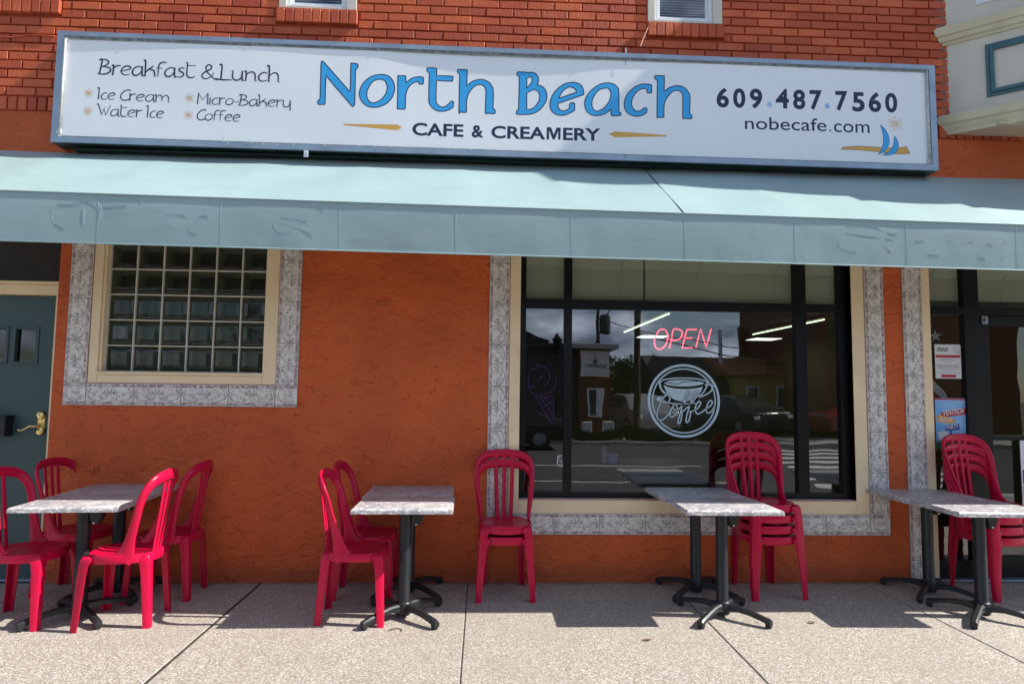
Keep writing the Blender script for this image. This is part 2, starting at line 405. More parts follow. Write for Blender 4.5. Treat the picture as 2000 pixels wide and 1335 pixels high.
# --- flat artwork: everything is laid out in (x, z) and mapped to a surface by fn(x, z, layer)
def ribbon(bm, pts, wd, fn, lay, mi=0, n=5, closed=False, smooth=True, cap=True):
    P = [Vector((p[0], p[1])) for p in pts]
    if smooth and len(P) > 2: P = [Vector((q.x, q.y)) for q in catmull([Vector((p.x, p.y, 0)) for p in P], n, closed)]
    N = len(P); Ls = []; Rs = []
    for i, p in enumerate(P):
        if closed: T = P[(i + 1) % N] - P[(i - 1) % N]
        else: T = P[min(i + 1, N - 1)] - P[max(i - 1, 0)]
        if T.length < 1e-9: T = Vector((1, 0))
        T.normalize(); q = Vector((-T.y, T.x)); ww = wd(i / max(1, N - 1)) if callable(wd) else wd
        Ls.append(p + q * ww / 2); Rs.append(p - q * ww / 2)
    vl = [bm.verts.new(fn(a.x, a.y, lay)) for a in Ls]; vr = [bm.verts.new(fn(a.x, a.y, lay)) for a in Rs]
    for i in range(N if closed else N - 1):
        j = (i + 1) % N
        bm.faces.new((vr[i], vr[j], vl[j], vl[i])).material_index = mi
    if cap and not closed:
        for p, a, b, s in ((P[0], Rs[0], Ls[0], 1), (P[-1], Rs[-1], Ls[-1], -1)):
            r = (a - b).length / 2; a0 = math.atan2(a.y - p.y, a.x - p.x)
            arc = [bm.verts.new(fn(p.x + r * math.cos(a0 - s * math.pi * k / 5), p.y + r * math.sin(a0 - s * math.pi * k / 5), lay)) for k in range(6)]
            f = bm.faces.new(arc if s < 0 else arc); f.material_index = mi
def corner_smooth(pts, n=4, lim=48):
    """smooth a closed outline but keep its sharp corners"""
    P = [Vector((p[0], p[1], 0)) for p in pts]; N = len(P); sharp = []
    for i in range(N):
        a = (P[i] - P[i - 1]); b = (P[(i + 1) % N] - P[i])
        sharp.append(a.length < 1e-9 or b.length < 1e-9 or a.angle(b) > R(lim))
    if not any(sharp): return [(q.x, q.y) for q in catmull(P, n, True)]
    s0 = sharp.index(True); order = [(s0 + k) % N for k in range(N + 1)]
    out = []; seg = [P[order[0]]]
    for k in order[1:]:
        seg.append(P[k])
        if sharp[k]:
            c = catmull(seg, n) if len(seg) > 2 else seg
            out += c[:-1]; seg = [P[k]]
    if len(seg) > 1: out += catmull(seg, n)[:-1]
    return [(q.x, q.y) for q in out]
def fill(bm, loops, fn, lay, mi=0):
    cu = bpy.data.curves.new('tmp', 'CURVE'); cu.dimensions = '2D'; cu.fill_mode = 'BOTH'
    for lp in loops:
        s = cu.splines.new('POLY'); s.points.add(len(lp) - 1); s.use_cyclic_u = True
        for q, p in zip(s.points, lp): q.co = (p[0], p[1], 0, 1)
    o = bpy.data.objects.new('tmp', cu); me = bpy.data.meshes.new_from_object(o)
    t = bmesh.new(); t.from_mesh(me)
    for _ in range(4):
        ed = [e for e in t.edges if e.calc_length() > .05]
        if not ed: break
        bmesh.ops.subdivide_edges(t, edges=ed, cuts=1); bmesh.ops.triangulate(t, faces=t.faces[:])
    vm = {v: bm.verts.new(fn(v.co.x, v.co.y, lay)) for v in t.verts}
    for p in t.faces:
        try: bm.faces.new([vm[v] for v in p.verts]).material_index = mi
        except ValueError: pass
    t.free(); bpy.data.objects.remove(o); bpy.data.curves.remove(cu); bpy.data.meshes.remove(me)
def text(bm, s, x0, x1, z0, hcap, fn, lay, mi=0, bold=0, slope=0, shear=0):
    """built-in sans letters fitted from x0 to x1 on the baseline z0, capitals hcap high"""
    cu = bpy.data.curves.new('tmp', 'FONT'); cu.body = s; cu.size = 1; cu.offset = bold; cu.resolution_u = 4
    o = bpy.data.objects.new('tmp', cu); me = bpy.data.meshes.new_from_object(o)
    if not me.vertices: return
    xs = [v.co.x for v in me.vertices]; a, b = min(xs), max(xs); k = (x1 - x0) / (b - a); kz = hcap / .729
    vs = []
    for v in me.vertices:
        zz = v.co.y * kz; xx = x0 + (v.co.x - a) * k
        vs.append(bm.verts.new(fn(xx + shear * zz, z0 + zz + slope * (xx - x0), lay)))
    for p in me.polygons:
        try: bm.faces.new([vs[i] for i in p.vertices]).material_index = mi
        except ValueError: pass
    bpy.data.objects.remove(o); bpy.data.curves.remove(cu); bpy.data.meshes.remove(me)
def circ(cx, cz, rx, rz=None, n=28, rot=0):
    rz = rz or rx; c, s = math.cos(rot), math.sin(rot); o = []
    for k in range(n):
        a = 2 * math.pi * k / n; u, v = rx * math.cos(a), rz * math.sin(a); o.append((cx + u * c - v * s, cz + u * s + v * c))
    return o

# ================================================================== GROUND
JX = [-1.727 - 1.633 * 3, -1.727 - 1.633 * 2, -1.727 - 1.633, -1.727, -.094, 1.543, 3.162, 4.79, 6.42, 8.05]
bm = NB()
for a, b in zip(JX, JX[1:]):
    ga = .011 if abs(a + 1.727) < .01 else .0035; gb = .011 if abs(b + 1.727) < .01 else .0035
    box(bm, a + ga, b - gb, -4.15, .06, -.12, 0, 0, bev=.004, seg=1)
box(bm, -60, JX[0] - .004, -4.15, .06, -.12, 0); box(bm, JX[-1] + .004, 60, -4.15, .06, -.12, 0)
box(bm, -60, 60, -4.15, .06, -.20, -.004, 1)
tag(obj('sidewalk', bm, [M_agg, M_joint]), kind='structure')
M_kerb = mat('concrete_kerb', (.42, .40, .37), .8, var=.25, vscale=6, bump=.4)
bm = NB(); box(bm, -60, 60, -4.32, -4.158, -.3, .004, 0, bev=.012)
tag(obj('kerb', bm, M_kerb), kind='structure')
M_asph = mat('asphalt', (.055, .055, .058), .85, var=.35, vscale=3, bump=.5, bscale=120)
bm = NB(); quad(bm, [(-300, -300, -.16), (300, -300, -.16), (300, 300, -.16), (-300, 300, -.16)])
tag(obj('ground', bm, mat('earth', (.10, .10, .07), .9)), kind='structure')
bm = NB(); quad(bm, [(-60, -14.6, -.13), (60, -14.6, -.13), (60, -4.3, -.13), (-60, -4.3, -.13)])
tag(obj('road', bm, M_asph), kind='structure')
M_paint = mat('road_paint', (.62, .62, .60), .7, var=.3, vscale=8)
bm = NB()
for k in range(9):
    y = -4.9 - k * 1.05
    quad(bm, [(5.9 + .33 * k, y - .5, -.126), (9.2 + .33 * k, y - .5, -.126), (9.0 + .33 * k, y, -.126), (5.7 + .33 * k, y, -.126)])
quad(bm, [(-60, -9.25, -.126), (5, -9.25, -.126), (5, -9.13, -.126), (-60, -9.13, -.126)])
quad(bm, [(-60, -6.6, -.126), (4.6, -6.6, -.126), (4.6, -6.5, -.126), (-60, -6.5, -.126)])
tag(obj('road_marking', bm, M_paint), kind='structure')
bm = NB(); box(bm, -60, 60, -17.5, -14.6, -.2, 0, 0, bev=.01)
tag(obj('far_sidewalk', bm, mat('far_pavement', (.40, .38, .34), .8, var=.2, vscale=2)), kind='structure')

# ================================================================== CAFE BUILDING
cafe = thing('cafe_building', (0, 0, 0), 0, 'two storey cafe building with orange stucco below and painted brick above', 'building')
def cell_wall(bm, xs, zs, holes, y, mi=0):
    xs = sorted(set([h for q in holes for h in q[:2] if xs[0] < h < xs[-1]] + xs)); zs = sorted(set([h for q in holes for h in q[2:] if zs[0] < h < zs[-1]] + zs))
    for a, b in zip(xs, xs[1:]):
        for c, d in zip(zs, zs[1:]):
            mx_, mz_ = (a + b) / 2, (c + d) / 2
            if any(h[0] < mx_ < h[1] and h[2] < mz_ < h[3] for h in holes): continue
            quad(bm, [(a, y, c), (b, y, c), (b, y, d), (a, y, d)], mi)
            quad(bm, [(a, y + .12, c), (a, y + .12, d), (b, y + .12, d), (b, y + .12, c)], mi)
    for (a, b, c, d) in holes:      # returns of the openings
        quad(bm, [(a, y, c), (a, y, d), (a, y + .12, d), (a, y + .12, c)], mi); quad(bm, [(b, y, c), (b, y + .12, c), (b, y + .12, d), (b, y, d)], mi)
        quad(bm, [(a, y, c), (a, y + .12, c), (b, y + .12, c), (b, y, c)], mi); quad(bm, [(a, y, d), (b, y, d), (b, y + .12, d), (a, y + .12, d)], mi)
LH = [(-4.45, -3.43, 0, 2.76), (-3.09, -1.775, 1.64, 2.93), (.305, 3.122, .66, 2.95), (3.815, 5.9, 0, 2.95)]
bm = NB(); cell_wall(bm, [-7.5, 7.5], [0, 3.775], LH, 0)
obj('stucco_wall', bm, M_stucco, cafe)
UH = [(-1.768, -1.12, 4.735, 6.05), (1.378, 2.032, 4.735, 6.05), (-4.22, -3.575, 4.735, 6.05)]
bm = NB(); cell_wall(bm, [-7.5, 7.5], [3.775, 7.3], UH, .004)
obj('brick_backing', bm, M_mortar, cafe)
# bricks, one by one
bm = NB(); CH = .0755; BL = .2375; rnd = random.Random(3)
def onebrick(x0, x1, z0, z1, y1=-.012, y0=.004):
    j = rnd.uniform(-.0015, .0015); j2 = rnd.uniform(-.0012, .0012)
    b = .003
    v = [bm.verts.new(p) for p in ((x0, y0, z0), (x1, y0, z0), (x1, y0, z1), (x0, y0, z1),
        (x0, y1 + b + j, z0 + j2), (x1, y1 + b + j, z0), (x1, y1 + b + j, z1 + j2), (x0, y1 + b + j, z1),
        (x0 + b, y1 + j, z0 + b + j2), (x1 - b, y1 + j, z0 + b), (x1 - b, y1 + j, z1 - b + j2), (x0 + b, y1 + j, z1 - b))]
    for k in range(4):
        n_ = (k + 1) % 4
        bm.faces.new((v[k], v[n_], v[4 + n_], v[4 + k])); bm.faces.new((v[4 + k], v[4 + n_], v[8 + n_], v[8 + k]))
    bm.faces.new((v[8], v[9], v[10], v[11]))
SILLZ = (4.604, 4.732)
SILLS = [(-1.785, -1.105), (1.375, 2.045), (-4.24, -3.545)]
row = 0; z = 3.905
while z < 7.2:
    x = -7.5 + (BL / 2 if row % 2 else 0) + rnd.uniform(-.006, .006)
    blk = [h[:2] for h in UH if h[2] < z + CH * .6 and z + CH * .4 < h[3]] + [s for s in SILLS if z + CH * .7 > SILLZ[0] and z + CH * .3 < SILLZ[1]]
    while x < 7.4:
        segs = [(x, x + BL - .0125)]
        for a, b in blk:
            ns = []
            for s, e in segs:
                if e <= a or s >= b: ns.append((s, e))
                else:
                    if s < a - .03: ns.append((s, a - .006))
                    if e > b + .03: ns.append((b + .006, e))
            segs = ns
        for s, e in segs:
            if e - s > .03: onebrick(s + rnd.uniform(-.001, .001), e, z + .004 * math.sin(x * .9 + row) * .3, z + CH - .0125)
        x += BL
    z += CH; row += 1
x = -7.5
while x < 7.4:                                   # soldier course over the stucco band
    onebrick(x, x + .066, 3.782, 3.892, -.014); x += .0795
obj('brick_courses', bm, M_brick, cafe)
for (a, b) in SILLS:                              # rowlock sills
    bm = NB(); n = 9; p = (b - a) / n
    for k in range(n): box(bm, a + k * p + .004, a + (k + 1) * p - .004, -.040, .02, SILLZ[0] + rnd.uniform(-.003, .003), SILLZ[1] - .012 + rnd.uniform(-.003, .003), 0, bev=.004, seg=1)
    box(bm, a + .006, b - .006, -.030, .02, SILLZ[0] + .006, SILLZ[1] - .02, 0)
    obj('brick_sill', bm, M_brick, cafe)
# upstairs windows
for i, (a, b, c, d) in enumerate(UH):
    bm = NB(); f = .062
    box(bm, a, a + f, -.022, .05, c, d, 0, bev=.003); box(bm, b - f - .02, b, -.022, .05, c, d, 0, bev=.003); box(bm, a + f + .002, b - f - .022, -.018, .05, c, c + .022, 0, bev=.003)
    fr = obj('window', bm, M_creambay, cafe)
    bm = NB(); s = .03; a2, b2, c2 = a + f + .002, b - f - .022, c + .024
    box(bm, a2, a2 + s, -.004, .05, c2, d, 0, bev=.002); box(bm, b2 - s, b2, -.004, .05, c2, d, 0, bev=.002); box(bm, a2 + s + .001, b2 - s - .001, -.002, .05, c2, c2 + .024, 0, bev=.002)
    box(bm, a2 + s + .001, a2 + s + .02, .012, .05, c2 + .026, d, 0, bev=.002); box(bm, b2 - s - .02, b2 - s - .001, .012, .05, c2 + .026, d, 0, bev=.002); box(bm, a2 + s + .022, b2 - s - .022, .012, .05, c2 + .026, c2 + .042, 0, bev=.002)
    obj('sash', bm, M_white, fr)
    bm = NB(); quad(bm, [(a2 + .04, .03, c2 + .03), (b2 - .04, .03, c2 + .03), (b2 - .04, .03, d), (a2 + .04, .03, d)])
    obj('pane', bm, M_doorglass, fr)
    bm = NB(); zz = c2 + .03
    while zz < d:
        quad(bm, [(a2 + .045, .045, zz), (b2 - .045, .045, zz), (b2 - .045, .065, zz + .021), (a2 + .045, .065, zz + .021)]); zz += .0245
    obj('blind', bm, mat('blue_grey_blind_slats', (.30, .36, .50), .6), fr)
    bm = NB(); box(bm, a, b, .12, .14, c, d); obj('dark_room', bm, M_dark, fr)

# ---------------- tiled and cream surrounds
def tile_run(bm, uvl, x0, z0, x1, z1, vert, flip, y=-.011):
    """one border tile with painted vine lines"""
    g_ = .0042
    x0 += g_; x1 -= g_; z0 += g_; z1 -= g_
    if vert: uv = [(0, 0), (0, 1), (1, 1), (1, 0)] if not flip else [(0, 1), (0, 0), (1, 0), (1, 1)]
    else: uv = [(0, 0), (1, 0), (1, 1), (0, 1)]
    quad(bm, [(x0, y, z0), (x1, y, z0), (x1, y, z1), (x0, y, z1)], 0, uvl, uv)
    quad(bm, [(x0, y, z0), (x0, y, z1), (x0, -.0005, z1), (x0, -.0005, z0)], 0); quad(bm, [(x1, y, z0), (x1, -.0005, z0), (x1, -.0005, z1), (x1, y, z1)], 0)
    quad(bm, [(x0, y, z0), (x0, -.0005, z0), (x1, -.0005, z0), (x1, y, z0)], 0); quad(bm, [(x0, y, z1), (x1, y, z1), (x1, -.0005, z1), (x0, -.0005, z1)], 0)
    # vine lines in tile space (u along, v across, 0..1)
    Lx, Lz = x1 - x0, z1 - z0
    j = lambda: rnd.uniform(-.02, .02)
    if vert:
        fn = lambda u, v, l: (x0 + (v if not flip else 1 - v) * Lx, y - .0008 - l * .0002, z0 + u * Lz)
        ln, ac = Lz, Lx
    else:
        fn = lambda u, v, l: (x0 + u * Lx, y - .0008 - l * .0002, z0 + v * Lz); ln, ac = Lz, Lz
        ln = Lx
    def st(pts, wd, lay=0):
        P = catmull([Vector((p[0] * ln, p[1] * ac, 0)) for p in pts], 4)
        f2 = lambda a, b, l: fn(a / ln, b / ac, l)
        ribbon(bm, [(q.x, q.y) for q in P], wd, f2, lay, 2, smooth=False, cap=False)
    if ln < ac * 1.3:      # corner piece
        st([(.85, .38), (.5, .22), (.2, .35), (.15, .7), (.3, .85), (.42, .7), (.35, .6)], .0035)
        st([(.2, .3), (.5, .16), (.9, .3)], .003, 1)
        for k in range(4): st([(.4 + .1 * k + j(), .5 + j()), (.45 + .1 * k, .62 + j())], .006, 2)
        return
    for s in (-1, 1):
        c = lambda u: .5 + s * (u - .5)
        st([(c(.53), .46), (c(.60), .30), (c(.72), .20), (c(.86), .24), (c(.95), .40), (c(.90), .55), (c(.80), .52), (c(.82), .42)], .0034, 0 if s > 0 else 3)
        st([(c(.97), .72), (c(.985), .5), (c(.93), .30)], .0035, 1 if s > 0 else 4)
        for q in ((.93, .68), (.96, .56), (.74, .36), (.68, .28)): st([(c(q[0]) + j(), q[1] + j()), (c(q[0] - .03), q[1] + .07)], .007, 2 if s > 0 else 5)
        for q in ((.52, .62, .55, .78), (.56, .56, .62, .70), (.58, .52, .66, .58)): st([(c(q[0]), q[1]), (c((q[0] + q[2]) / 2), q[1] + .02), (c(q[2]) + j(), q[3] + j())], .0055, 6 if s > 0 else 7)
    st([(.45, .50), (.5, .56), (.55, .50)], .006, 8)
def border(x0, x1, z0, z1, w, open_top=True, bottom=True, left=True, right=True, pv=.341, ph=.3725):
    bm = NB(); uvl = bm.loops.layers.uv.new('UVMap')
    # grout bed
    if left: box(bm, x0, x0 + w, -.0075, 0, z0, z1, 1)
    if right: box(bm, x1 - w, x1, -.0076, 0, z0, z1, 1)
    if bottom: box(bm, x0 + w + .0003, x1 - w - .0003, -.0077, 0, z0, z0 + w, 1)
    for side, xa in ((0, x0), (1, x1 - w)):
        if (side == 0 and not left) or (side == 1 and not right): continue
        z = z0
        if bottom: tile_run(bm, uvl, xa, z0, xa + w, z0 + w, False, False); z = z0 + w
        while z < z1 - .01:
            tile_run(bm, uvl, xa, z, xa + w, min(z + pv, z1), True, side == 0); z += pv
    if bottom:
        n = round((x1 - x0 - 2 * w) / ph); p = (x1 - x0 - 2 * w) / n
        for k in range(n): tile_run(bm, uvl, x0 + w + k * p, z0, x0 + w + (k + 1) * p, z0 + w, False, False)
    return obj('tile_border', bm, [M_tile, M_grout, M_vine], cafe)
border(-3.338, -1.495, 1.380, 2.95, .178)
border(.045, 3.402, .380, 2.95, .170)
border(3.565, 3.738, 0, 2.95, .173, bottom=False, right=False)

# ---------------- glass block window
bm = NB()
box(bm, -3.157, -3.088, -.004, .10, 1.561, 2.95, 0, bev=.003); box(bm, -1.785, -1.676, -.004, .10, 1.561, 2.95, 0, bev=.003); box(bm, -3.086, -1.787, -.005, .10, 1.561, 1.625, 0, bev=.003)
box(bm, -3.086, -3.066, .012, .10, 1.650, 2.95, 0, bev=.002)
box(bm, -3.10, -1.775, -.016, .012, 1.627, 1.650, 0, bev=.004)
gbw = obj('glass_block_window', bm, M_cream, cafe)
bx0, bz0, bp, bpz = -3.064, 1.655, .2128, .2095
bm = NB()
for k in range(7): box(bm, bx0 + k * bp - .0045, bx0 + k * bp + .0045, .056, .12, bz0 - .004, 2.94, 0, bev=.002)
for k in range(7):
    for i in range(6): box(bm, bx0 + i * bp + .0048, bx0 + (i + 1) * bp - .0048, .057, .12, bz0 + k * bpz - .0045, bz0 + k * bpz + .0045, 0, bev=.002)
obj('mortar_grid', bm, mat('cream_mortar', (.66, .62, .54), .7, var=.12, vscale=12), gbw)
bm = NB(); bm2 = NB()
for i in range(6):
    for k in range(6):
        xa, xb, za, zb = bx0 + i * bp + .005, bx0 + (i + 1) * bp - .005, bz0 + k * bpz + .005, bz0 + (k + 1) * bpz - .005
        # pillowed front
        n = 8; g0 = [[None] * (n + 1) for _ in range(n + 1)]
        ph = rnd.uniform(0, 6)
        for p in range(n + 1):
            for q in range(n + 1):
                u, v = p / n, q / n; e = min(u, 1 - u, v, 1 - v)
                y = .078 - .016 * min(1, e / .13) ** .6 + .0003 * math.sin(7 * u + ph) * math.sin(6 * v + ph)
                g0[p][q] = bm.verts.new((xa + (xb - xa) * u, y, za + (zb - za) * v))
        for p in range(n):
            for q in range(n): bm.faces.new((g0[p][q], g0[p + 1][q], g0[p + 1][q + 1], g0[p][q + 1]))
        # hollow behind
        s = .036
        ia, ib, ja, jb = xa + s, xb - s, za + s, zb - s; yb = .165
        F = [(xa, .08, za), (xb, .08, za), (xb, .08, zb), (xa, .08, zb)]; Bk = [(ia, yb, ja), (ib, yb, ja), (ib, yb, jb), (ia, yb, jb)]
        for m_ in range(4): quad(bm2, [F[m_], F[(m_ + 1) % 4], Bk[(m_ + 1) % 4], Bk[m_]], 0)
        quad(bm2, Bk, 1)
obj('glass_blocks', bm, M_blockglass, gbw, smooth=True)
obj('block_hollows', bm2, [mat('green_glass_wall', (.09, .10, .075), .3, var=.4, vscale=30), mat('dim_glass_back', (.008, .009, .008), .3, var=.6, vscale=5)], gbw)

# ---------------- left door
bm = NB()
box(bm, -3.466, -3.434, .035, .13, 0, 2.262, 0, bev=.003)
box(bm, -4.45, -3.434, .030, .13, 2.264, 2.345, 0, bev=.004); box(bm, -4.45, -3.434, .018, .13, 2.347, 2.372, 0, bev=.004)
ld = obj('door_frame', bm, M_cream, cafe)
bm = NB(); box(bm, -4.45, -3.43, .09, .12, 2.374, 2.76); obj('transom_panel', bm, mat('dark_brown_transom', (.022, .017, .013), .5, var=.3), ld)
bm = NB(); yb, yf = .14, .095
wins = [(-3.812, -3.628, 1.712, 2.000), (-4.05, -3.866, 1.712, 2.000), (-4.288, -4.104, 1.712, 2.0)]
xs = [-4.40] + sorted([v for q in wins for v in q[:2]]) + [-3.468]
zs = [.02, 1.712, 2.0, 2.26]
for a, b in zip(xs, xs[1:]):
    for c, d in zip(zs, zs[1:]):
        if any(abs(a - q[0]) < 1e-6 for q in wins) and c == 1.712: continue
        quad(bm, [(a, yf, c), (b, yf, c), (b, yf, d), (a, yf, d)])
for a, b, c, d in wins:
    for (e, f, g_, h) in ((a - .012, a + .012, c - .012, d + .012), (b - .012, b + .012, c - .012, d + .012), (a + .0125, b - .0125, c - .012, c + .012), (a + .0125, b - .0125, d - .012, d + .012)):
        box(bm, e, f, yf - .008, yf + .03, g_, h, 0, bev=.003)
    quad(bm, [(a, yf, c), (a, yf + .03, c), (a, yf + .03, d), (a, yf, d)]); quad(bm, [(b, yf, c), (b, yf + .03, c), (b, yf + .03, d), (b, yf, d)])
door = obj('entrance_door', bm, M_door, cafe, label='teal panelled door with three small windows')
for a, b, c, d in wins:
    bm = NB(); quad(bm, [(a, yf + .026, c), (b, yf + .026, c), (b, yf + .026, d), (a, yf + .026, d)]); obj('door_window', bm, M_dwglass, door)
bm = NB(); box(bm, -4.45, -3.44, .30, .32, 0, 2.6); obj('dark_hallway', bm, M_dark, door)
bm = NB(); lathe(bm, [(.030, .0), (.033, .006), (.033, .02), (.026, .028), (.0, .028)], n=24)
for v in bm.verts: v.co = Vector((-3.555 + v.co.x * .95, yf - v.co.z, 1.29 + v.co.y * 1.1))
t_ = NB(); lathe(t_, [(.031, .0), (.034, .006), (.034, .022), (.028, .03), (.0, .03)], n=24)
for v in t_.verts: v.co = Vector((-3.552 + v.co.x * .95, yf - v.co.z, 1.17 + v.co.y * 1.15))
merge(bm, t_); box(bm, -3.583, -3.523, yf - .008, yf, 1.165, 1.30, 0, bev=.004)
tube(bm, catmull([(-3.553, yf - .03, 1.20), (-3.57, yf - .055, 1.205), (-3.61, yf - .055, 1.205), (-3.655, yf - .05, 1.18), (-3.685, yf - .05, 1.17), (-3.703, yf - .05, 1.182)], 5), [.009] * 6 + [.0085] * 6 + [.007] * 6 + [.006] * 8, 10)
obj('door_handle', bm, M_brass, door, smooth=True)
bm = NB(); box(bm, -4.45, -3.434, .02, .12, -.0, .018, 0, bev=.003); obj('threshold', bm, M_alu, door)

# ---------------- display window
bm = NB()
box(bm, .217, .305, -.0035, .058, .547, 2.95, 0, bev=.003); box(bm, 3.122, 3.2315, -.0035, .10, .547, 2.95, 0, bev=.003)
box(bm, .3055, 3.1215, -.004, .058, .547, .655, 0, bev=.004)
obj('window_surround', bm, M_cream, cafe)
bm = NB(); box(bm, 3.732 + .0068, 3.812, -.0035, .10, 0, 2.95, 0, bev=.003); obj('doorway_surround', bm, M_cream, cafe)
bm = NB(); FY0, FY1 = .066, .135
box(bm, .308, .356, FY0, FY1, .664, 2.94, 0, bev=.002); box(bm, 3.052, 3.119, FY0, FY1, .664, 2.94, 0, bev=.002)
box(bm, .357, 3.051, FY0, FY1, .664, .708, 0, bev=.002); box(bm, .357, 3.051, FY0, FY1, 2.236, 2.312, 0, bev=.002)
for a, b in ((.680, .745), (2.668, 2.762)):
    box(bm, a, b, FY0 - .004, FY1, .709, 2.235, 0, bev=.002); box(bm, a, b, FY0 - .004, FY1, 2.313, 2.94, 0, bev=.002)
dw = obj('display_window', bm, M_black, cafe)
for a, b in ((.357, .679), (.746, 2.667), (2.763, 3.051)):
    for c, d in ((.709, 2.235), (2.313, 2.94)):
        bm = NB(); quad(bm, [(a, .10, c), (b, .10, c), (b, .10, d), (a, .10, d)]); obj('pane', bm, M_glass, dw)
for a, b in ((.357, .679), (.746, 1.366), (1.386, 2.667), (2.763, 3.051)):  # added boards: pale colour imitates the lit awning's reflection, gap its seam
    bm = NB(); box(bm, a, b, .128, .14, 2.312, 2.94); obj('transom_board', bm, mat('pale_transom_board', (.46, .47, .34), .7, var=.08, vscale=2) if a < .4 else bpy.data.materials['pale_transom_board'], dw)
bm = NB(); box(bm, .3055, 3.1215, .004, .0655, .6555, .663, 0, bev=.002); obj('sill_flashing', bm, mat('pale_sill', (.55, .55, .52), .5, var=.3, vscale=20), dw)

# ---------------- storefront door on the right
bm = NB()
box(bm, 3.815, 3.852, FY0, FY1, .02, 2.94, 0, bev=.002); box(bm, 4.165, 4.30, FY0, FY1, .02, 2.94, 0, bev=.002)
box(bm, 3.853, 4.164, FY0, FY1, 2.245, 2.312, 0, bev=.002); box(bm, 4.301, 5.88, FY0, FY1, 2.245, 2.312, 0, bev=.002); box(bm, 3.853, 4.164, FY0, FY1, .02, .16, 0, bev=.002)
box(bm, 5.45, 5.6, FY0, FY1, .02, 2.244, 0, bev=.002)
sf = obj('storefront_frame', bm, M_black, cafe)
for a, b, c, d in ((3.853, 4.164, .161, 2.244), (3.853, 4.164, 2.313, 2.94), (4.301, 5.88, 2.313, 2.94), (5.601, 5.9, .02, 2.244)):
    bm = NB(); quad(bm, [(a, .10, c), (b, .10, c), (b, .10, d), (a, .10, d)]); obj('pane', bm, M_glass, sf)
bm = NB(); box(bm, 4.302, 4.385, .074, .118, .03, 2.24, 0, bev=.002); box(bm, 5.36, 5.448, .074, .118, .03, 2.24, 0, bev=.002)
box(bm, 4.386, 5.359, .074, .118, 2.15, 2.24, 0, bev=.002); box(bm, 4.386, 5.359, .074, .118, .03, .19, 0, bev=.002); box(bm, 4.386, 5.359, .076, .116, 1.165, 1.20, 0, bev=.002)
for a, b in ((3.853, 4.164), (4.301, 5.88)):  # more added boards, coloured to imitate the awning reflected in the panes
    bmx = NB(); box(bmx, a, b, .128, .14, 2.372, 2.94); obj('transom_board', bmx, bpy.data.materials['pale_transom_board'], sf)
sdoor = obj('storefront_door', bm, M_black, sf)
for c, d in ((.191, 1.164), (1.201, 2.149)):
    bm = NB(); quad(bm, [(4.386, .096, c), (5.359, .096, c), (5.359, .096, d), (4.386, .096, d)]); obj('pane', bm, M_doorglass, sdoor)
bm = NB(); box(bm, 4.318, 4.368, .055, .073, 2.165, 2.235, 0, bev=.003); box(bm, 4.33, 4.356, .035, .055, 2.18, 2.215, 0, bev=.004); obj('closer_bracket', bm, M_alu, sdoor)
bm = NB(); box(bm, 3.815, 5.9, .0, .14, 0, .019, 0, bev=.004); obj('threshold', bm, M_alu, sf)

# ---------------- rooms behind the glass
M_olive = mat('olive_cafe_wall', (.24, .23, .09), .8, var=.1, vscale=2)
bm = NB(); X0, X1, Y0, Y1, ZT = -.9, 7.3, .14, 11.0, 2.8
quad(bm, [(X0, Y1, 0), (X1, Y1, 0), (X1, Y1, ZT), (X0, Y1, ZT)], 0)
quad(bm, [(X0, Y0, 0), (X0, Y1, 0), (X0, Y1, ZT), (X0, Y0, ZT)], 0); quad(bm, [(X1, Y0, 0), (X1, Y0, ZT), (X1, Y1, ZT), (X1, Y1, 0)], 0)
quad(bm, [(X0, Y0, .002), (X1, Y0, .002), (X1, Y1, .002), (X0, Y1, .002)], 1)
quad(bm, [(X0, Y0, ZT), (X0, Y1, ZT), (X1, Y1, ZT), (X1, Y0, ZT)], 2)
quad(bm, [(X0, Y0 + .002, ZT), (X1, Y0 + .002, ZT), (X1, Y0 + .002, 3.6), (X0, Y0 + .002, 3.6)], 3)
box(bm, 3.40, 3.56, .15, .30, 0, ZT, 4)
obj('cafe_interior', bm, [M_olive, mat('brown_floor', (.05, .035, .025), .4, var=.3), mat('ceiling_tiles', (.30, .30, .27), .8), M_dark, mat('grey_pilaster', (.20, .20, .17), .7)], cafe)
bm = NB(); box(bm, -7.6, -7.4, .0, 11, 0, 7.3); box(bm, 7.4, 7.6, .0, 11, 0, 7.3); box(bm, -7.39, 7.39, 0.13, 11, 7.15, 7.29)
obj('building_shell', bm, M_mortar, cafe)

# ---------------- bay window (upper right)
ang = R(-39.5); ux, uy = math.cos(ang), math.sin(ang)           # along the slanted face
BX = 4.035
def bayp(s, o, z):   # s along the face, o outwards from it
    return (BX + s * ux + o * uy, s * uy - o * ux, z)
LEN = 1.05
P1 = bayp(LEN, 0, 0)
def bay_prism(bm, o0, prof, mi=0):
    """prof: list of (outward, z) rings; sweep round slanted face + front + far slanted face"""
    rings = []
    WF = 1.5
    for o, z in prof:
        k = o * math.tan(R(39.5) / 2)
        a = bayp(-o * .83, o, z); b = (P1[0] - k, P1[1] - o, z); c = (P1[0] + WF + k, P1[1] - o, z)
        d = (P1[0] + WF + (P1[0] - BX), 0, z); d = (2 * P1[0] + WF - a[0], a[1], z)
        rings.append([bm.verts.new(p) for p in (a, b, c, d)])
    for r, q in zip(rings, rings[1:]):
        for k in range(3): bm.faces.new((r[k], r[k + 1], q[k + 1], q[k])).material_index = mi
    return rings
bm = NB()
BT = 7.05
